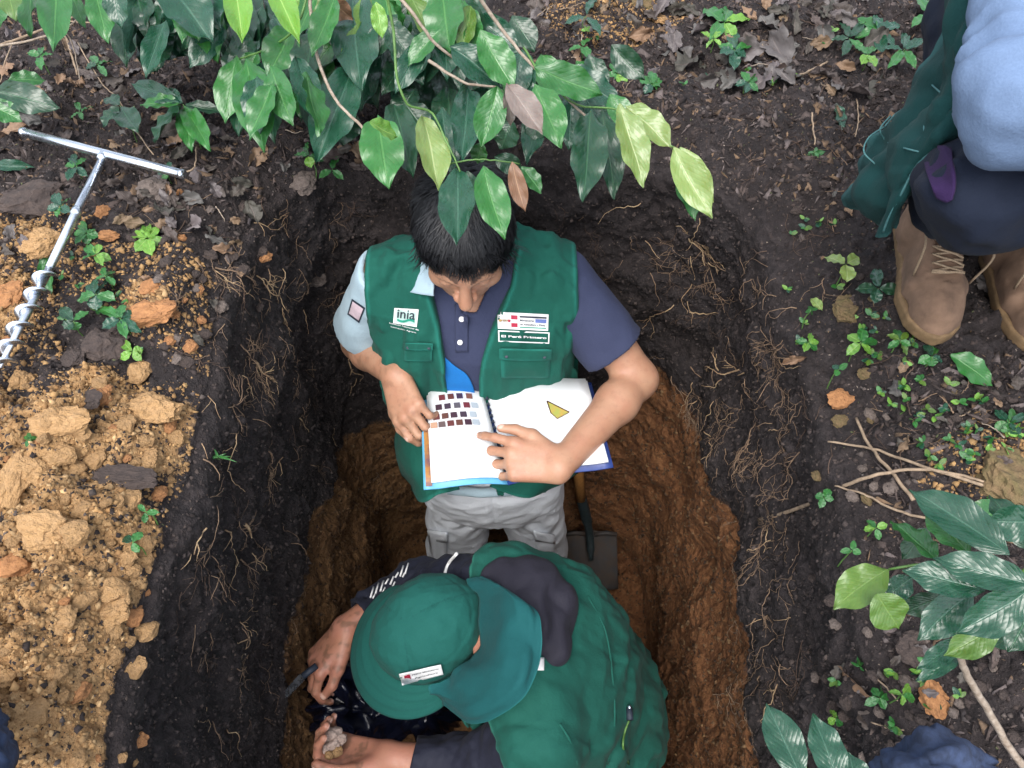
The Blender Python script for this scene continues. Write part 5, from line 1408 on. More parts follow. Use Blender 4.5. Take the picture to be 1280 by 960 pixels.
SEED = [
 (95, 208, 20, 5, [G, TE], 'small green seedling just below the auger handle'), (75, 258, 22, 5, [G, TE], 'seedling left of the auger shaft below the handle'),
 (108, 292, 20, 6, [G], 'seedling touching the right side of the auger shaft'), (120, 318, 20, 5, [G, LG], 'narrow-leaved seedling between auger shaft and bright seedling'),
 (185, 298, 26, 6, [LG, G], 'bright lime seedling right of the auger shaft'), (120, 368, 30, 5, [G, TE], 'large pale green seedling right of the auger screw'),
 (150, 398, 28, 6, [G, TE], 'bushy green seedling just right of the screw'), (165, 440, 20, 4, [LG, G], 'seedling at the upper edge of the ochre heap'),
 (92, 402, 24, 4, [G, DK], 'flat green seedling beside the auger screw tip'), (132, 345, 16, 4, [G], 'little green seedling above the large pale seedling'),
 (210, 215, 16, 4, [TE, G], 'seedling over the right end of the auger handle'), (50, 70, 18, 4, [G], 'small seedling under the top left branch'), (122, 80, 22, 4, [DK, G], 'seedling among twigs near the top left'),
 (385, 195, 22, 4, [G, LG], 'seedling with lime leaf under the drooping left branch'), (415, 212, 22, 3, [G], 'seedling under the leaf tips left of the pit'), (100, 140, 16, 4, [G], 'small seedling above the auger handle'),
 (905, 28, 34, 5, [LG, G], 'seedling with pale yellow-green leaves at the top edge'), (918, 62, 26, 6, [TE, G], 'round-leaved seedling below the pale one at the top'),
 (935, 103, 18, 5, [TE, G], 'lowest seedling of the row at the top'), (892, 48, 16, 4, [LG], 'lime seedling left of the round-leaved one at the top'),
 (1062, 48, 26, 5, [G, DK], 'dark seedling left of the clump near the crouching person'), (1098, 38, 30, 6, [G, TE], 'large seedling in the clump near the crouching person'),
 (1130, 62, 28, 5, [G, TE], 'seedling nearest the hanging vest'), (1160, 16, 26, 5, [G, TE], 'seedling at the top edge beside the hanging vest'), (1085, 68, 20, 4, [LG, G], 'lime seedling below the clump near the vest'),
 (815, 105, 22, 5, [G, TE], 'seedling right of the hanging branch tip'), (772, 92, 20, 4, [LG, G], 'lime seedling beside the branch'), (728, 58, 20, 3, [G], 'two-leaf seedling right of the woody twig'),
 (733, 20, 30, 3, [TE], 'bluish leaf cluster at the top centre edge'), (1018, 190, 10, 3, [G], 'tiny seedling left of the hanging vest hem'),
 (1058, 330, 30, 3, [LG, 'L_yellow'], 'yellow-green seedling left of the front boot'), (1098, 360, 28, 4, [TE, DK], 'bluish seedling beside the front boot'),
 (1011, 428, 16, 5, [G, LG], 'bright seedling on bare soil left of the boots'), (1014, 388, 10, 4, [G], 'tiny seedling above the bright one left of the boots'), (1076, 428, 24, 5, [G, LG], 'spiky green seedling left of the boot toe'),
 (1125, 425, 20, 6, [G, 'L_olive'], 'yellowish seedling under the boot toe'), (1048, 462, 12, 3, [TE, G], 'single small pale seedling below the round stone'),
 (1165, 445, 20, 5, [TE, G], 'seedling right of the boot toe'), (1030, 622, 16, 4, [G], 'seedling at the tips of the dry sticks'), (1095, 660, 20, 4, [G, LG], 'seedling beside the olive shrub leaf'),
 (1065, 688, 14, 3, [G], 'pale seedling left of the shrub'), (1100, 872, 20, 5, [G], 'seedling below the shrub near the bottom'), (1128, 868, 18, 4, [G, LG], 'seedling right of the fallen brown leaf'), (1045, 898, 16, 4, [G, LG], 'seedling above the bottom shoot'),
 (38, 549, 12, 5, [G], 'tiny green sprout on the ochre heap'), (182, 640, 18, 3, [TE, G], 'pale sprout on the right edge of the ochre heap'), (165, 678, 20, 3, [TE, G], 'lower pale sprout on the edge of the ochre heap'),
 (1262, 528, 22, 6, [G, TE], 'seedling at the right edge above the big stone'), (1235, 640, 26, 5, [G, 'L_olive'], 'leafy seedling between big stone and shrub'), (1180, 770, 20, 5, [G], 'seedling under the shrub stem')]
for px, py, r_, n_, m_, lab in SEED: auto(px, py, r_, n_, m_, lab, hgt=random.uniform(.014, .035), wr=random.uniform(.45, .62), kind='coffee' if r_ > 15 else 'round')
gr = rosette(272, 572, [(255, 575, 4), (268, 560, 4), (296, 576, 4), (283, 566, 3), (262, 567, 3), (290, 570, 3)], 'thin grass tuft growing on the left wall of the pit', G, .012, kind='grass', name='grass_tuft')
# tiny ground cover plants
def poly_in(poly):
    xs = [p[0] for p in poly]; ys = [p[1] for p in poly]
    while True:
        x = random.uniform(min(xs), max(xs)); y = random.uniform(min(ys), max(ys)); c = False
        for i in range(len(poly)):
            (x1, y1), (x2, y2) = poly[i], poly[i-1]
            if (y1 > y) != (y2 > y) and x < (x2-x1)*(y-y1)/(y2-y1)+x1: c = not c
        if c: return x, y
def weeds(poly, n, label, group):
    for _ in range(n):
        x, y = poly_in(poly); g, nn = hit(x, y); t = empty('weed', g, vary(label, x, y, random.choice((8, 14)) if False else 10, ''), 'weed', group)
        for k in range(random.choice((3, 4, 4, 5))):
            a_ = random.uniform(0, 6.28); l_ = random.uniform(.007, .014)
            s_ = g+Vector((0, 0, .006))+nn*.004; b = s_+Vector((cos(a_)*l_, sin(a_)*l_, random.uniform(0, .006)))
            add_leaf(s_, b, l_*.6, nn+rn(.2), 'round', random.choice([G, G, TE, 'L_olive', LG]), t)
weeds([(1090, 470), (1180, 470), (1200, 500), (1280, 520), (1280, 560), (1180, 590), (1150, 570), (1120, 545)], 34, 'tiny round-leaved weed in the patch between the boots and the big stone', 'weeds between the boots and the big stone')
weeds([(1090, 380), (1130, 400), (1170, 440), (1160, 470), (1080, 455), (1060, 400)], 14, 'tiny weed growing around the toe of the front boot', 'weeds by the boot toe')
weeds([(60, 320), (140, 330), (170, 380), (190, 440), (150, 460), (90, 420)], 14, 'tiny weed among the seedlings beside the auger screw', 'weeds beside the auger screw')
weeds([(980, 250), (1060, 270), (1060, 520), (990, 500), (960, 330)], 12, 'tiny weed on bare soil right of the pit', 'weeds on bare soil right of the pit')
weeds([(1040, 830), (1180, 820), (1230, 910), (1100, 920), (1030, 900)], 14, 'tiny weed under the shrub at the lower right', 'weeds under the shrub')
weeds([(700, 20), (1060, 10), (1000, 110), (800, 120)], 10, 'tiny weed in the leaf litter at the top', 'weeds in the top litter')
# single leaves lying about
def lay(px, py, tx, ty, w_, mat, label, kind='coffee', lift=.010, cat='leaf', name='fallen_leaf', group=None):
    a, n = hit(px, py); b, n2 = hit(tx, ty); a = a+n*lift; b = b+n2*lift*.7
    d = a.y*st+(CAMZ-a.z)*ct
    o = add_leaf(a, b, w_/F*d, n+rn(.12), kind, mat, None, name); return tag(o, label, cat, group)
lay(1186, 446, 1248, 487, 34, 'L_green', 'broad fresh green fallen leaf below the boots')
lay(-8, 212, 46, 212, 15, 'L_teal', 'pale bluish fallen leaf at the left edge below the auger handle')
lay(1052, 825, 1096, 875, 22, 'L_litter3', 'long dull brown fallen leaf under the shrub')
lay(1040, 132, 1058, 165, 18, 'L_teal', 'small bluish fallen leaf on bare soil left of the vest')
lay(1010, 195, 1035, 193, 8, 'L_green', 'thin green fallen leaf on bare soil')
lay(1015, 378, 1030, 388, 12, 'L_yellow', 'pale yellow chip of leaf above the bright seedling')
lay(985, 452, 1010, 448, 10, 'L_litter3', 'tan fallen leaf left of the bright seedling', 'litter')
lay(262, 312, 292, 318, 14, 'L_litter3', 'pinkish tan fallen leaf on the left bank', 'litter')
lay(55, 345, 75, 300, 14, 'L_green', 'green fallen leaf lying across the auger')
lay(70, 372, 62, 332, 14, 'L_green', 'green fallen leaf under the auger screw')
lay(1225, 350, 1246, 372, 22, 'L_litter2', 'greyish fallen leaf between the two boots', 'litter')
lay(930, 118, 965, 95, 30, 'L_litter2', 'large curled grey leaf beside the lowest top seedling', 'litter')
lay(960, 40, 985, 85, 34, 'L_litter2', 'crumpled grey leaf right of the top seedlings', 'litter')
lay(845, 90, 880, 70, 30, 'L_litter', 'dark crumpled leaf left of the top seedlings', 'litter')
lay(1080, 120, 1125, 100, 30, 'L_litter', 'dark brown curled leaf below the clump by the vest', 'litter')
# leaf litter
def litter(poly, n, label, group, lo=14, hi=34,  mats=('L_litter', 'L_litter', 'L_litter2', 'L_litter3')):
    for _ in range(n):
        x, y = poly_in(poly); a, nn = hit(x, y); l_ = random.uniform(lo, hi)*1.25/F
        if nn.z < .45: continue
        a_ = random.uniform(0, 6.28); t = Vector((cos(a_), sin(a_), 0)); t = (t-nn*t.dot(nn)).normalized()
        s_ = a+nn*random.uniform(.003, .012); b = s_+t*l_+nn*random.uniform(-.006, .010)
        tag(add_leaf(s_, b, l_*random.uniform(.38, .7), nn+rn(.3), 'litter', (mt_ := random.choice(mats)), None, 'fallen_leaf'), vary(label, x, y, l_/1.25*F, mt_), 'leaf', group)
litter([(0, 40), (120, 60), (330, 140), (470, 190), (470, 215), (330, 240), (260, 300), (200, 290), (0, 150)], 96, 'curled brown dead leaf in the litter under the left branches', 'dead leaves under the left branches', 18, 46)
litter([(130, 220), (300, 250), (330, 330), (300, 380), (220, 460), (170, 340)], 20, 'brown dead leaf on the bank between auger and pit', 'dead leaves between auger and pit', 12, 30)
litter([(640, 0), (1120, 0), (1050, 130), (960, 110), (840, 130), (740, 90)], 100, 'crumpled dark dead leaf in the litter at the top centre', 'dead leaves at the top centre', 20, 52, ('L_litter', 'L_litter2', 'L_litter2', 'L_litter', 'L_litter3'))
litter([(960, 130), (1070, 130), (1060, 300), (1120, 420), (1000, 420), (940, 260)], 12, 'small dead leaf scrap on bare soil by the crouching person', 'leaf scraps by the crouching person', 7, 15)
litter([(1130, 440), (1280, 460), (1280, 600), (1120, 560)], 16, 'brown dead leaf among the weeds below the boots', 'dead leaves among the weeds', 10, 26)
litter([(1020, 780), (1280, 820), (1280, 960), (1060, 940)], 20, 'dark dead leaf under the shrub', 'dead leaves under the shrub', 12, 28, ('L_litter', 'L_litter2'))
litter([(0, 230), (60, 260), (60, 420), (0, 340)], 8, 'brown dead leaf left of the auger screw', 'dead leaves left of the auger', 12, 26)

# ---- T-handled soil auger
ag = empty('soil_auger', P(130, 210, .90), 'shiny steel T-handled soil auger lying on the ground with its screw to the lower left', 'auger')
def lift(px, py, h): g, n = hit(px, py); return g+Vector((0, 0, h))
ha = P(28, 165, .88); hb = P(229, 218, .88); hc = ha.lerp(hb, .52)
hn = tube('handle', [ha, ha.lerp(hb, .33), ha.lerp(hb, .66), hb], .0078, MAT['steel'], ag, 14)
for e, o_ in ((ha, 1), (hb, -1)):
    dv = (hb-ha).normalized()*o_; tube('end_cap', [e-dv*.001, e+dv*.006], .0084, MAT['steel'], hn, 14)
sa = hc; sm = P(62, 335, .905); se = P(2, 455, .915)
tube('shaft', [sa+Vector((0, 0, -.003)), sa.lerp(sm, .5), sm], .0068, MAT['steel'], ag, 12)
for t in (.02, .52): p_ = sa.lerp(sm, t); q_v = (sm-sa).normalized(); tube('collar', [p_-q_v*.004, p_+q_v*.010], .0082, MAT['steel'], ag, 12)
tube('core', [sm, sm.lerp(se, .5), se+(se-sm)*.04], [.0062, .0062, .004], MAT['steel'], ag, 10)
# helical flight
ax_ = (se-sm).normalized(); L_ = (se-sm).length; u_ = ax_.orthogonal().normalized(); w_ = ax_.cross(u_); V = []; Fc = []; K = 150; turns = 5.6
for i in range(K+1):
    t = i/K; a = 2*pi*turns*t; r_ = .0168*min(1, t*9+.5)
    c = sm+ax_*(L_*t); d = u_*cos(a)+w_*sin(a)
    V += [c+d*.004-ax_*.0042, c+d*r_-ax_*.0012, c+d*r_+ax_*.0012, c+d*.004+ax_*.0042]
for i in range(K):
    for k in range(4): Fc.append((i*4+k, i*4+(k+1) % 4, i*4+4+(k+1) % 4, i*4+4+k))
Fc += [(0, 1, 2, 3), (K*4+3, K*4+2, K*4+1, K*4)]
link('flight', mesh_from('flight', V, Fc), ag, MAT['steel'], smooth=True)
# ---- shovel leaning in the far right corner of the pit
shv = empty('shovel', P(738, 735, 2.52), 'shovel with wooden handle and muddy square blade standing behind the reading man', 'shovel')
Bt, Bb = P(738, 668, 2.40), P(740, 742, 2.54)
rows = []
for i, t in enumerate((0, .06, .35, .7, 1.0)):
    row = []
    for u in (-1, -.6, 0, .6, 1):
        wx = (33 if t > .03 else 30)*u; px = 738+wx+2*t; py = 668+74*t-(6*abs(u)**3 if t > .9 else 0)
        p_ = P(px, py, 2.40+.14*t); p_.y += .014*(1-u*u); row.append(p_)
    rows.append(row)
bl = patch('blade', rows, MAT['blade'], shv, 5, 5, .002, .004, attrs=False)
for x0 in (706, 744): tube('blade_shoulder', [P(x0, 668, 2.395), P(x0+14, 666, 2.392), P(x0+27, 668, 2.395)], .008, MAT['blade'], bl, 8)
sk = tube('socket', spline([P(739, 700, 2.43), P(737, 668, 2.37), P(731, 640, 2.27), P(726, 622, 2.20)], 5), [.008]*2+[.013]*6+[.017]*8, MAT['socket'], shv, 12)
tube('handle', [P(726, 624, 2.205), P(723, 590, 2.09), P(719, 540, 1.93), P(716, 500, 1.82)], .0165, MAT['wood'], shv, 12)
# ---- black plastic bag in front of the bending man
bg_ = []
for i, (y, D0) in enumerate(((826, 1.72), (850, 1.66), (875, 1.70), (900, 1.74), (925, 1.82))):
    bg_.append([P(x+random.uniform(-4, 4), y+random.uniform(-4, 4), D0+d_+random.uniform(-.03, .03)) for x, d_ in ((388, .10), (405, .0), (432, .03), (470, .09), (510, .02), (545, .0), (572, .10))])
bag = patch('plastic_bag', bg_, MAT['bag'], None, 8, 8, .035, .0012, (90, 110), attrs=False, seed=9.)
tag(bag, 'crumpled shiny black plastic bag spread between the bending man\'s hands', 'plastic bag')
# knife in his right hand
kn = empty('knife', P(385, 845, 1.60), 'small steel knife held in the right hand of the bending man', 'knife')
ka, kb, kc = P(396, 832, 1.60), P(378, 846, 1.60), P(353, 874, 1.62)
tube('grip', [ka, kb], .007, MAT['dkprint'], kn, 8)
dkn = (kc-kb).normalized(); sdn = dkn.cross(Vector((0, 0, 1))).normalized()*.008; up_ = Vector((0, 0, .0012))
Vk = [kb-sdn+up_, kb+sdn+up_, kb.lerp(kc, .75)+sdn+up_, kc+up_, kb.lerp(kc, .8)-sdn*.8+up_]; Vk += [v-up_*2 for v in Vk]
link('blade', mesh_from('blade', Vk, [(0, 1, 2, 3, 4), (9, 8, 7, 6, 5)]+[(i, (i+1) % 5, (i+1) % 5+5, i+5) for i in range(5)]), kn, MAT['steel'], smooth=False)
# ---- rocks and clods
_rk = {}
def rock_mesh(kind, var, matname):
    key = (kind, var, matname)
    if key in _rk: return _rk[key]
    import bmesh
    bm = bmesh.new(); bmesh.ops.create_icosphere(bm, subdivisions=4 if kind == 'big' else (3 if kind == 'clod' else 1), radius=.5)
    co = np.array([v.co for v in bm.verts]); r = np.random.default_rng(var+50)
    pl = r.normal(size=(9, 3)); pl /= np.linalg.norm(pl, axis=1)[:, None]; h = r.uniform(.30, .46, 9)
    for k in range(9):
        e = co@pl[k]-h[k]; co = co-np.maximum(e, 0)[:, None]*pl[k]*.92
    co = co*(1+fbm(co, 4, 3, var*3.1)[:, None]*.22)+0
    if kind == 'big': co = co*(1+np.abs(fbm(co, 9, 3, var*1.7))[:, None]*.16+fbm(co, 26, 2, var)[:, None]*.035)
    for v, c in zip(bm.verts, co): v.co = c
    me = bpy.data.meshes.new('clod'); bm.to_mesh(me); bm.free(); me.materials.append(MAT[matname])
    me.polygons.foreach_set('use_smooth', [False]*len(me.polygons))
    _rk[key] = me; return me
def rock(px, py, wpx, hpx, mat, label=None, name='soil_clod', cat='clod', group=None, kind='clod', sink=.3, pos=None, flat=.6):
    g, n = hit(px, py) if pos is None else pos
    d = g.y*st+(CAMZ-g.z)*ct; w = wpx/F*d; h = hpx/F*d*1.15
    o = bpy.data.objects.new(name, rock_mesh(kind, random.randrange(8), mat)); COL.objects.link(o)
    o.rotation_euler = (random.uniform(-.3, .3), random.uniform(-.3, .3), random.uniform(-.3, .3) if wpx > 40 else random.uniform(0, 6.3))
    o.scale = (w*1.2, h*1.2, min(w, h)*flat*1.2); o.location = g+n*(min(w, h)*flat*(.5-sink)); return tag(o, label, cat, group)
B = [(52, 303, 38, 36, 'ochre', 'smooth ochre clod left of the auger shaft'), (190, 362, 24, 28, 'ochre2', 'upper orange clod right of the bushy seedling'), (190, 392, 54, 34, 'ochre2', 'broad orange clod right of the bushy seedling'),
 (75, 530, 62, 34, 'ochre', 'large flat ochre slab on the spoil heap below the auger'), (192, 512, 56, 40, 'ochre', 'large tan clod on the upper right of the spoil heap'), (45, 588, 44, 30, 'ochre', 'pale clod at the left of the spoil heap'),
 (12, 600, 36, 60, 'ochre', 'tall pale clod at the left edge of the spoil heap'), (75, 570, 30, 26, 'ochre', 'rounded ochre clod under the flat slab'), (135, 765, 46, 30, 'ochre', 'wide clod low on the spoil heap'),
 (50, 660, 60, 40, 'ochre', 'broad worn clod in the middle of the spoil heap'), (20, 480, 34, 22, 'ochre', 'clod at the upper left corner of the spoil heap'), (185, 575, 30, 20, 'ochre', 'clod beside the dark crust on the heap'),
 (130, 435, 46, 36, 'darkclod', 'dark square humus clod above the ochre heap'), (150, 408, 34, 22, 'darkclod', 'dark purple-brown clod below the bushy seedling'), (95, 448, 40, 20, 'darkclod', 'dark clod beside the screw tip'), (150, 598, 70, 22, 'darkclod', 'long dark crust lying on the ochre heap'), (110, 500, 34, 18, 'darkclod', 'thin dark crust on the upper spoil heap'),
 (10, 375, 40, 40, 'ochre2', 'orange clod left of the auger screw'), (12, 425, 22, 20, 'ochre2', 'small orange clod above the screw tip'), (128, 268, 20, 16, 'ochre2', 'small orange clod right of the shaft'), (135, 296, 22, 15, 'ochre2', 'orange clod under the bright lime seedling'),
 (190, 238, 30, 30, 'stone2', 'rounded grey-brown stone below the handle end'), (40, 248, 70, 46, 'darkclod', 'broad dark clod left of the auger shaft'),
 (1062, 390, 36, 26, 'stone', 'round mossy stone left of the boot toe'), (1262, 600, 78, 62, 'stone', 'big ochre mossy stone at the right edge above the shrub'), (1082, 466, 14, 14, 'stone', 'small yellowish stone below the mossy stone'),
 (800, 6, 56, 30, 'stone', 'half-buried brown stone at the top edge'), (825, 25, 18, 14, 'ochre', 'small pale stone beside the brown stone at the top'), (1172, 875, 30, 38, 'ochre2', 'crumbly orange clod beside the shrub stem'),
 (1052, 500, 24, 22, 'ochre2', 'small orange crumb pile right of the pit'), (1052, 528, 18, 14, 'stone', 'brownish pebble under the orange crumbs'), (1086, 517, 14, 14, 'stone2', 'round grey pebble right of the pit'), (395, 350, 20, 16, 'stone2', 'pale pebble in the left wall of the pit'),
 (380, 228, 32, 26, 'stone2', 'greyish stone at the far left lip of the pit'), (1150, 812, 40, 30, 'darkclod', 'dark clod under the shrub leaves')]
for px, py, w_, h_, m_, lab in B:
    st_ = m_.startswith('stone'); rock(px, py, w_, h_, m_, lab, 'stone' if st_ else 'soil_clod', 'stone' if st_ else 'clod', kind='big', flat=.5 if 'crust' not in lab else .3, sink=.44 if m_ == 'ochre' else .3)
for _ in range(95):
    x, y = poly_in([(0, 480), (215, 455), (225, 600), (185, 740), (210, 960), (0, 960)]); s_ = random.choice([8, 9, 10, 12, 14, 17, 22, 28])
    rock(x, y, s_*random.uniform(.9, 1.4), s_, (m_ := random.choice(['ochre', 'ochre', 'ochre', 'ochre', 'ochre', 'ochre', 'ochre2'])), vary('clod', x, y, s_, m_), group='clods in the spoil heap', sink=.5)
for _ in range(40):
    x, y = poly_in([(140, 230), (330, 250), (340, 400), (240, 470), (200, 460)]); s_ = random.uniform(8, 17)
    rock(x, y, s_, s_, (m_ := random.choice(['darkclod', 'darkclod', 'stone2', 'ochre2'])), vary('clod', x, y, s_, m_), group='clods between auger and pit')
for _ in range(24):
    x, y = poly_in([(950, 130), (1060, 120), (1060, 280), (1140, 440), (1280, 470), (1280, 640), (1130, 640), (1010, 640), (1000, 420)]); s_ = random.uniform(7, 15)
    rock(x, y, s_, s_, (m_ := random.choice(['darkclod', 'stone2', 'darkclod', 'stone'])), vary('clod', x, y, s_, m_), group='clods right of the pit')
for _ in range(34):
    x, y = poly_in([(1000, 640), (1100, 770), (1280, 830), (1280, 960), (1080, 960), (1000, 860)]); s_ = random.uniform(8, 17)
    rock(x, y, s_, s_, (m_ := random.choice(['darkclod', 'darkclod', 'stone2'])), vary('clod', x, y, s_, m_), group='clods under the shrub')
# clay sample in the left hand
cs = empty('clay_sample', P(424, 935, 1.57), 'pale crumbly lump of clay in the left hand of the bending man', 'soil sample')
for dx, dy, s_ in ((-10, -14, 22), (-22, -10, 15), (2, -8, 14), (-6, 0, 18), (-18, 4, 14), (-2, 8, 12), (-12, 12, 12)):
    p_ = P(424+dx, 932+dy, 1.56+.01*random.random()); o = bpy.data.objects.new('lump', rock_mesh('clod', random.randrange(8), 'claysample' if s_ > 13 else 'ochre')); COL.objects.link(o)
    o.parent = cs; o.matrix_parent_inverse = wmat(cs).inverted(); k = s_/F*1.45*1.2; o.scale = (k, k, k*.8); o.location = p_; o.rotation_euler = (random.random()*6, random.random()*6, 0)
# ---- roots on the walls and the banks
def root_net(px, py, ang, length, branches, r0=.0013, spread=.6, curl=.35, hang=.4):
    """fine branching root following the soil surface; ang = heading in the photo plane (degrees, 0 = right, 90 = down)"""
    V = []; Fc = []
    g, n = hit(px, py)
    def grow(p, n, d, L, r, depth):
        pts = [p+n*.0015]; step = .009; k = max(3, int(L/step)); off = .003
        for i in range(k):
            d = (d+rn(curl*.45)+Vector((0, 0, -hang*.12))).normalized(); d = (d-n*d.dot(n)*.75).normalized()
            q = p+d*step; f_ = BV.find_nearest(q)
            if f_[0] is None: break
            nn = f_[1]
            if nn.dot(n) < 0: nn = -nn
            n = nn.lerp(n, .4).normalized(); off += random.uniform(-.0014, .0024); off = min(max(off, .0015), .014)
            p = f_[0]; pts.append(p+n*off)
            if depth < 3 and random.random() < branches*(.16 if depth == 0 else .12):
                dd = Quaternion(n, random.choice((-1, 1))*random.uniform(.4, 1.1)*(spread/.6)) @ d
                grow(p, n, dd, L*random.uniform(.25, .6), r*.65, depth+1)
        if len(pts) < 3: return
        v, f2 = tube_data(pts, [max(.00035, r*(1-.75*i/len(pts))) for i in range(len(pts))], 4, False)
        b = len(V); V.extend(v); Fc.extend([tuple(a+b for a in ff) for ff in f2])
    a = radians(ang); q2 = hit(px+cos(a)*12, py+sin(a)*12)[0]; d = (q2-g)
    d = d.normalized() if d.length > 1e-5 else Vector((0, 0, -1))
    grow(g, n, d, length, r0, 0)
    return V, Fc
def root(px, py, ang, length, branches, label, group=None, mat='rootm', r0=.0013, **k):
    V, Fc = root_net(px, py, ang, length, branches, r0, **k)
    if V: tag(link('root', mesh_from('root', V, Fc), None, MAT[mat]), label, 'root', group)
R_ = [(268, 335, 25, .13, 2.5, 'branching root crossing the upper left wall of the pit', 'rootm', .0018), (320, 345, 50, .15, 2, 'long thin root running down the left wall toward the man\'s elbow', 'rootl', .0015),
 (300, 430, 60, .10, 4, 'tangled root tuft in the middle of the left wall', 'rootm', .0013), (318, 452, 70, .06, 2.5, 'bright forked root stub on the left wall', 'rootl', .0022), (285, 510, 30, .10, 4, 'dense root tuft above the grass on the left wall', 'rootm', .0013),
 (335, 565, 65, .14, 2.5, 'root trailing down to the brown layer on the left', 'rootm', .0013), (305, 655, 25, .05, .5, 'short bright root stub low on the left wall', 'rootl', .0032), (300, 700, 20, .09, 4, 'forked root above the overlay corner of the left wall', 'rootm', .0016),
 (435, 448, 65, .10, 1, 'single root hanging beside the man\'s right elbow', 'rootl', .0018), (470, 590, 70, .09, 2, 'root at the brown layer left of the vest', 'rootm', .0014), (860, 290, 150, .10, 3, 'root tangle at the far right corner of the pit', 'rootl', .0018),
 (870, 300, 60, .16, 2.5, 'root falling down the right wall from the corner', 'rootm', .0014), (862, 390, 20, .09, 1.5, 'pale root stretching right from mid wall', 'rootl', .0017), (925, 462, 178, .12, 2.5, 'long horizontal root beside the man\'s left elbow', 'rootl', .0022),
 (840, 470, 95, .12, 3.5, 'root bundle dropping from the horizontal root', 'rootm', .0015), (860, 500, 80, .12, 3.5, 'fine roots hanging over the brown layer at the right', 'rootm', .0013), (945, 530, 105, .13, 4, 'thick root fringe on the right wall', 'rootm', .0015),
 (1000, 565, 120, .12, 2, 'root curving down the right wall below the sticks', 'rootm', .0012), (935, 688, 15, .08, 2, 'bright root beside the brown layer low on the right wall', 'rootl', .0018), (955, 660, 110, .08, 4, 'fine root fan low on the right wall', 'rootm', .0011),
 (892, 868, 50, .13, 2.5, 'long root near the bottom right of the pit', 'rootm', .0014), (915, 880, 30, .12, 2, 'thin root ending at the pale shoot', 'rootm', .0012), (430, 20, 60, .001, 0, '', 'rootm', .001)]
for px, py, a_, l_, b_, lab, m_, r_ in R_:
    if lab: root(px, py, a_, l_, b_, lab.replace('overlay corner of the left wall', 'lower part of the left wall'), None, m_, r_)
for _ in range(60):
    x, y = poly_in([(235, 330), (330, 270), (420, 420), (440, 520), (380, 600), (370, 940), (240, 940), (230, 600)])
    root(x, y, random.uniform(10, 130), (ln_ := random.uniform(.03, .09)), random.choice((1, 2, 3)), vary('rootlet', x, y, ln_*300, (m_ := random.choice(['rootm', 'rootm', 'rootd', 'rootl']))), 'rootlets in the left wall', m_, random.uniform(.0006, .0011), curl=.38)
for _ in range(78):
    x, y = poly_in([(830, 270), (960, 280), (1010, 420), (1010, 650), (1000, 900), (930, 900), (900, 620), (820, 470)])
    root(x, y, random.uniform(60, 200), (ln_ := random.uniform(.03, .10)), random.choice((1, 2, 3)), vary('rootlet', x, y, ln_*300, (m_ := random.choice(['rootm', 'rootm', 'rootd']))), 'rootlets in the right wall', m_, random.uniform(.0006, .0011), curl=.38)
for _ in range(26):
    x, y = poly_in([(330, 235), (520, 240), (460, 290), (430, 420), (340, 300)]) if random.random() < .5 else poly_in([(660, 230), (860, 250), (830, 440), (760, 330), (670, 270)])
    root(x, y, random.uniform(0, 180), (ln_ := random.uniform(.02, .06)), 3, vary('rootlet', x, y, ln_*300, (m_ := random.choice(['rootd', 'rootm', 'rootd']))), 'rootlets in the far wall', m_, random.uniform(.0006, .0010), curl=.6)
for _ in range(46):
    x, y = poly_in([(180, 220), (330, 240), (320, 400), (230, 470), (130, 300)]) if random.random() < .45 else poly_in([(940, 120), (1060, 130), (1060, 300), (1180, 560), (1000, 620), (960, 300)])
    root(x, y, random.uniform(0, 360), (ln_ := random.uniform(.02, .06)), 2, vary('rootlet', x, y, ln_*300, (m_ := random.choice(['rootd', 'rootm', 'rootd']))), 'rootlets on the banks', m_, random.uniform(.0006, .0012), curl=.6, hang=0)
for _ in range(60):
    lft = random.random() < .45
    x, y = poly_in([(235, 340), (400, 330), (430, 480), (370, 600), (365, 940), (240, 940), (230, 600)]) if lft else poly_in([(760, 240), (960, 260), (1010, 420), (1010, 650), (1000, 900), (940, 900), (900, 620), (820, 440)])
    root(x, y, random.uniform(20, 150) if lft else random.uniform(40, 190), (ln_ := random.uniform(.03, .14)), random.choice((0, 0, .6)), vary('rootlet', x, y, ln_*300, (m_ := random.choice(['rootm', 'rootl', 'rootl', 'rootm']))), 'single roots in the pit walls', m_, random.uniform(.0007, .0016), curl=.30)
# ---- sticks
def stick(pts, r0, r1, label, mat='stick', lift=.012):
    q = []
    for x, y in pts: g, n = hit(x, y); q.append(g+Vector((0, 0, lift)))
    s = spline(q, 6); s = [p+rn(.0006) for p in s]; k = len(s)
    o = tube('stick', s, [r0+(r1-r0)*i/(k-1) for i in range(k)], MAT[mat], None, 7); return tag(o, label, 'stick')
stick([(1032, 557), (1085, 566), (1150, 588), (1238, 616)], .0016, .0026, 'long pale dry stick lying above the shrub')
stick([(1066, 528), (1085, 565), (1110, 595), (1138, 630)], .0022, .0028, 'reddish tan stick crossing the long pale sticks')
stick([(946, 653), (1000, 638), (1060, 608), (1130, 592), (1190, 598), (1240, 612)], .0036, .0016, 'thick grey dry stick reaching out over the right wall')
stick([(1040, 612), (1075, 622), (1110, 640), (1160, 655)], .0014, .0020, 'thin stick branching toward the shrub')
stick([(992, 103), (1012, 94), (1033, 84)], .0024, .002, 'short pale stick on the litter near the vest')
stick([(1013, 148), (1014, 168), (1016, 188)], .0018, .0014, 'upright thin dry stem on bare soil')
stick([(1068, 130), (1070, 155), (1066, 178)], .0012, .0012, 'dark thin stem left of the hanging vest')
stick([(75, 38), (88, 60), (100, 100)], .003, .002, 'brown stem rising under the top left branch')
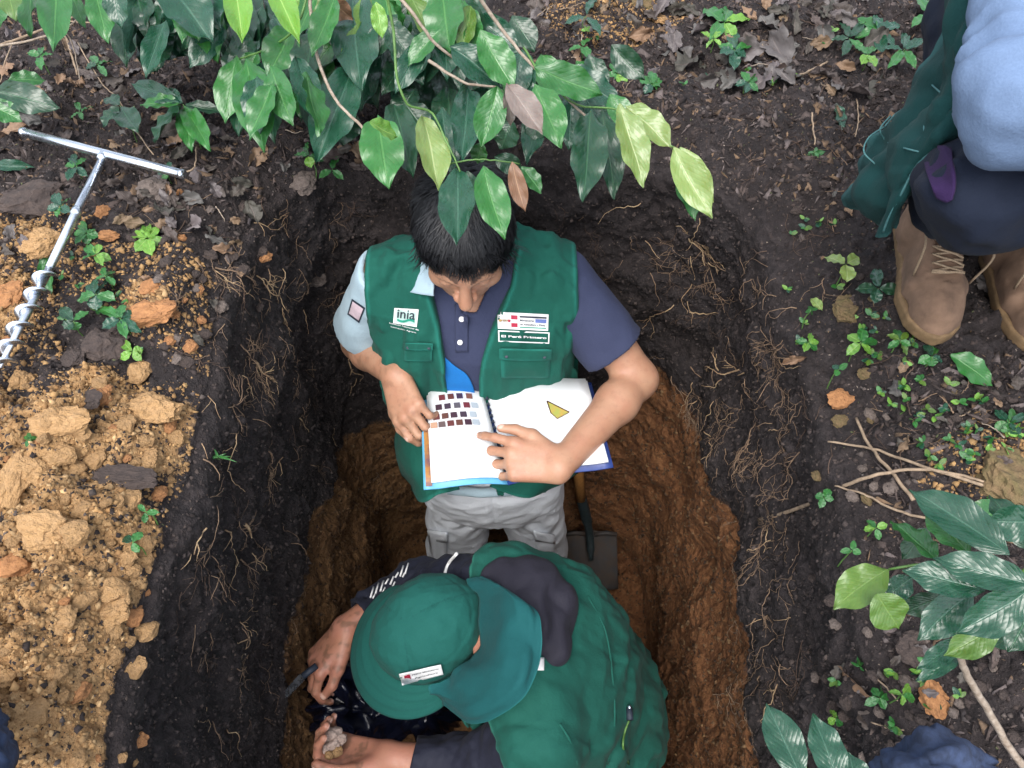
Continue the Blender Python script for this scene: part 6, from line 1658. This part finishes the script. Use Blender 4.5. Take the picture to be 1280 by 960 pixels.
stick([(100, 60), (130, 110), (150, 130), (170, 165), (195, 200)], .0012, .0012, 'long thin stem crossing toward the auger handle')
stick([(0, 65), (40, 50), (110, 20), (150, -5)], .0032, .002, 'grey twig in the litter at the top left')
stick([(75, 32), (145, 38), (170, 42)], .0014, .0012, 'thin straight twig near the top left')
stick([(20, 60), (8, 90), (5, 110)], .0014, .001, 'small dark twig by the left edge')
stick([(232, 222), (246, 215), (248, 190)], .0016, .0012, 'bent brown twig at the end of the auger handle')
stick([(1078, 840), (1100, 860), (1118, 880)], .0012, .001, 'thin twig beside the seedlings under the shrub')
stick([(1085, 905), (1105, 912), (1125, 915)], .001, .001, 'short twig near the bottom right')
for _ in range(46):
    poly = random.choice([[(0, 30), (450, 100), (450, 220), (250, 290), (0, 160)], [(640, 0), (1120, 0), (1040, 130), (760, 110)], [(1100, 460), (1280, 470), (1280, 640), (1120, 600)]])
    x, y = poly_in(poly); a_ = random.uniform(0, 6.3); l_ = random.uniform(12, 36)
    o = stick([(x, y), (x+cos(a_)*l_*.5+random.uniform(-3, 3), y+sin(a_)*l_*.5+random.uniform(-3, 3)), (x+cos(a_)*l_, y+sin(a_)*l_)], random.uniform(.0007, .0014), .0006, vary('twig', x, y, l_*.7, (m_ := random.choice(['twig', 'rootd', 'stick', 'rootm']))), m_, random.uniform(.004, .012)); o['group'] = 'twigs in the leaf litter'
# ---- blue cloth heaps at the two lower corners
cr_ = [[P(x, y, D_) for x, y, D_ in r] for r in (
   ((1105, 940, .92), (1130, 925, .88), (1170, 915, .84), (1210, 925, .88), (1238, 945, .92)),
   ((1085, 975, .92), (1120, 960, .84), (1165, 950, .79), (1215, 960, .84), (1250, 980, .92)),
   ((1075, 1020, .92), (1115, 1005, .84), (1165, 1000, .79), (1220, 1005, .84), (1260, 1020, .92)))]
tag(patch('blue_cloth', cr_, MAT['plaid'], None, 7, 8, .012, .003, (40, 50), attrs=False), 'crumpled blue cloth at the bottom edge beside the pale shoot', 'cloth')
cr_ = [[P(x, y, D_) for x, y, D_ in r] for r in (
   ((-60, 850, .90), (-30, 862, .86), (-8, 880, .85), (8, 905, .90)), ((-70, 900, .90), (-35, 905, .82), (-5, 915, .83), (14, 930, .90)), ((-80, 980, .90), (-40, 985, .82), (-5, 980, .84), (20, 985, .90)))]
tag(patch('blue_cloth', cr_, MAT['plaid'], None, 7, 8, .012, .003, (40, 50), attrs=False, seed=4.), 'blue cloth edge in the lower left corner beside the ochre heap', 'cloth')
# ---- crumbs: loose soil nobody could count, real geometry in one mesh per zone
oc = np.array([(1, 0, 0), (-1, 0, 0), (0, 1, 0), (0, -1, 0), (0, 0, 1), (0, 0, -1)], float)
of = np.array([(0, 2, 4), (2, 1, 4), (1, 3, 4), (3, 0, 4), (2, 0, 5), (1, 2, 5), (3, 1, 5), (0, 3, 5)])
FA = grid_faces(0, NR-1); vc = V1[FA].mean(1); fn = np.cross(V1[FA[:, 2]]-V1[FA[:, 0]], V1[FA[:, 3]]-V1[FA[:, 1]]); ar = np.linalg.norm(fn, axis=1)/2; fn /= (np.linalg.norm(fn, axis=1)[:, None]+1e-12)
fpx, fpy = to_px(vc[:, 0], vc[:, 1], vc[:, 2]); vis = (fpx > -60) & (fpx < 1340) & (fpy > -60) & (fpy < 1020) & (vc[:, 1] > -.2) & (ar > 1e-9)
fo = och[FA[:, 0]]; fb = brown[FA[:, 0]]; fcode = codes[FA[:, 0]]
R2 = np.random.default_rng(11)
def crumbs(name, label, mask, n, smin_, smax_, cols, flat=1.0, power=2.5, lift=.2):
    w_ = np.where(vis & mask, ar, 0); w_ = w_/w_.sum(); f = R2.choice(len(w_), n, p=w_)
    a, b, c, d = (V1[FA[f, k]] for k in range(4)); u = R2.random((n, 1)); v = R2.random((n, 1))
    p = (a*(1-u)+b*u)*(1-v)+(d*(1-u)+c*u)*v; nn = fn[f]
    s = smin_+(smax_-smin_)*R2.random(n)**power
    Rm = np.linalg.qr(R2.normal(size=(n, 3, 3)))[0]
    sc_ = s[:, None]*R2.uniform(.55, 1.3, (n, 3)); sc_[:, 2] *= flat
    jit = 1+R2.uniform(-.35, .35, (n, 6, 1))
    V = np.einsum('nij,nkj->nki', Rm, oc[None]*jit*sc_[:, None])+(p+nn*s[:, None]*lift)[:, None]
    Fc = (of[None]+np.arange(n)[:, None, None]*6).reshape(-1, 3)
    cc = np.array(cols)[R2.integers(0, len(cols), n)]*R2.uniform(.7, 1.25, (n, 1))
    me = mesh_from(name, V.reshape(-1, 3), Fc); add_color(me, 'ccol', np.repeat(cc, 6, 0))
    o = link(name, me, None, MAT['crumb'], smooth=False); return tag(o, label, 'soil crumbs', None, 'stuff')
gm = fcode == 0
DKC = [(.020, .014, .014), (.03, .022, .021), (.045, .033, .031), (.02, .014, .013), (.10, .08, .072), (.06, .043, .038)]
crumbs('dark_crumbs', 'loose dark crumbs of topsoil over the banks', gm & (fo < .4), 42000, .0012, .0065, DKC)
crumbs('pale_bits', 'pale grit and leaf bits strewn over the dark banks', gm & (fo < .4), 9000, .0009, .0040, [(.22, .17, .15), (.32, .26, .22), (.16, .14, .13), (.14, .16, .07), (.28, .18, .09)], .45)
crumbs('ochre_crumbs', 'loose ochre crumbs of the spoil heap', gm & (fo > .35), 24000, .0009, .0065, [(.47, .285, .125), (.42, .25, .105), (.54, .35, .17), (.36, .20, .08)], power=6)
crumbs('scattered_ochre_crumbs', 'ochre crumbs scattered along the edge of the heap', gm & (fo > .0005) & (fo < .5), 9000, .0010, .0065, [(.43, .26, .11), (.38, .22, .09)])
crumbs('heap_dark_crumbs', 'dark crumbs mixed into the spoil heap', gm & (fo > .2), 4500, .0010, .0060, DKC)
crumbs('wall_crumbs', 'dark crumbs clinging to the pit walls', (fcode == 1) & (fb < .5), 26000, .0012, .0060, [(.026, .020, .020), (.042, .032, .031), (.060, .046, .043), (.085, .064, .056)])
crumbs('wall_grit', 'pale grit in the dark pit walls', (fcode == 1) & (fb < .5), 3500, .0008, .0022, [(.25, .2, .16), (.16, .11, .08)])
crumbs('brown_crumbs', 'brown crumbs on the lower walls and floor of the pit', (fb > .5), 24000, .0015, .0075, [(.10, .05, .02), (.14, .075, .032), (.19, .11, .048), (.06, .03, .014)])
# bark and leaf flakes in the litter zones
flk = (fpy < 260) & ((fpx < 480) | (fpx > 640)) | ((fpx > 1080) & (fpy > 440))
crumbs('litter_flakes', 'broken flakes of dead leaf in the litter', gm & flk & (fo < .3), 24000, .002, .017, [(.10, .075, .068), (.06, .045, .042), (.16, .13, .125), (.035, .025, .024), (.20, .13, .08)], .12)

# ---- labels that came out alike: tell the things apart by their order in the photo
_by = {}
for o in COL.objects:
    if o.parent is None and 'label' in o.keys() and 'category' in o.keys(): _by.setdefault(o['label'], []).append(o)
for lab, obs in _by.items():
    if len(obs) < 2: continue
    def _px(o):
        c = o.location if o.type == 'EMPTY' or o.location.length > 0 else (Vector(o.data.vertices[0].co) if len(o.data.vertices) else Vector())
        return float(to_px(c.x, c.y, c.z)[0])
    obs.sort(key=_px); n = len(obs)
    nm = {2: ['left of two', 'right of two'], 3: ['leftmost', 'middle', 'rightmost']}.get(n, ['first from left', 'second from left', 'third from left', 'fourth from left', 'fifth from left', 'sixth from left'])
    for i, o in enumerate(obs):
        if i < len(nm) and len((lab+' '+nm[i]).split()) > 16: o['label'] = lab = lab.replace('curled ', '').replace('rough ', '').replace('thin ', '').replace('dark brown', 'brown').replace('dead ', '').replace(' and left of', ' left of').replace(' and right of', ' right of')
        if i < len(nm) and len((lab+' '+nm[i]).split()) <= 16: o['label'] = lab+', '+nm[i]
        if obs[0].get('group'): o['group'] = obs[0]['group']
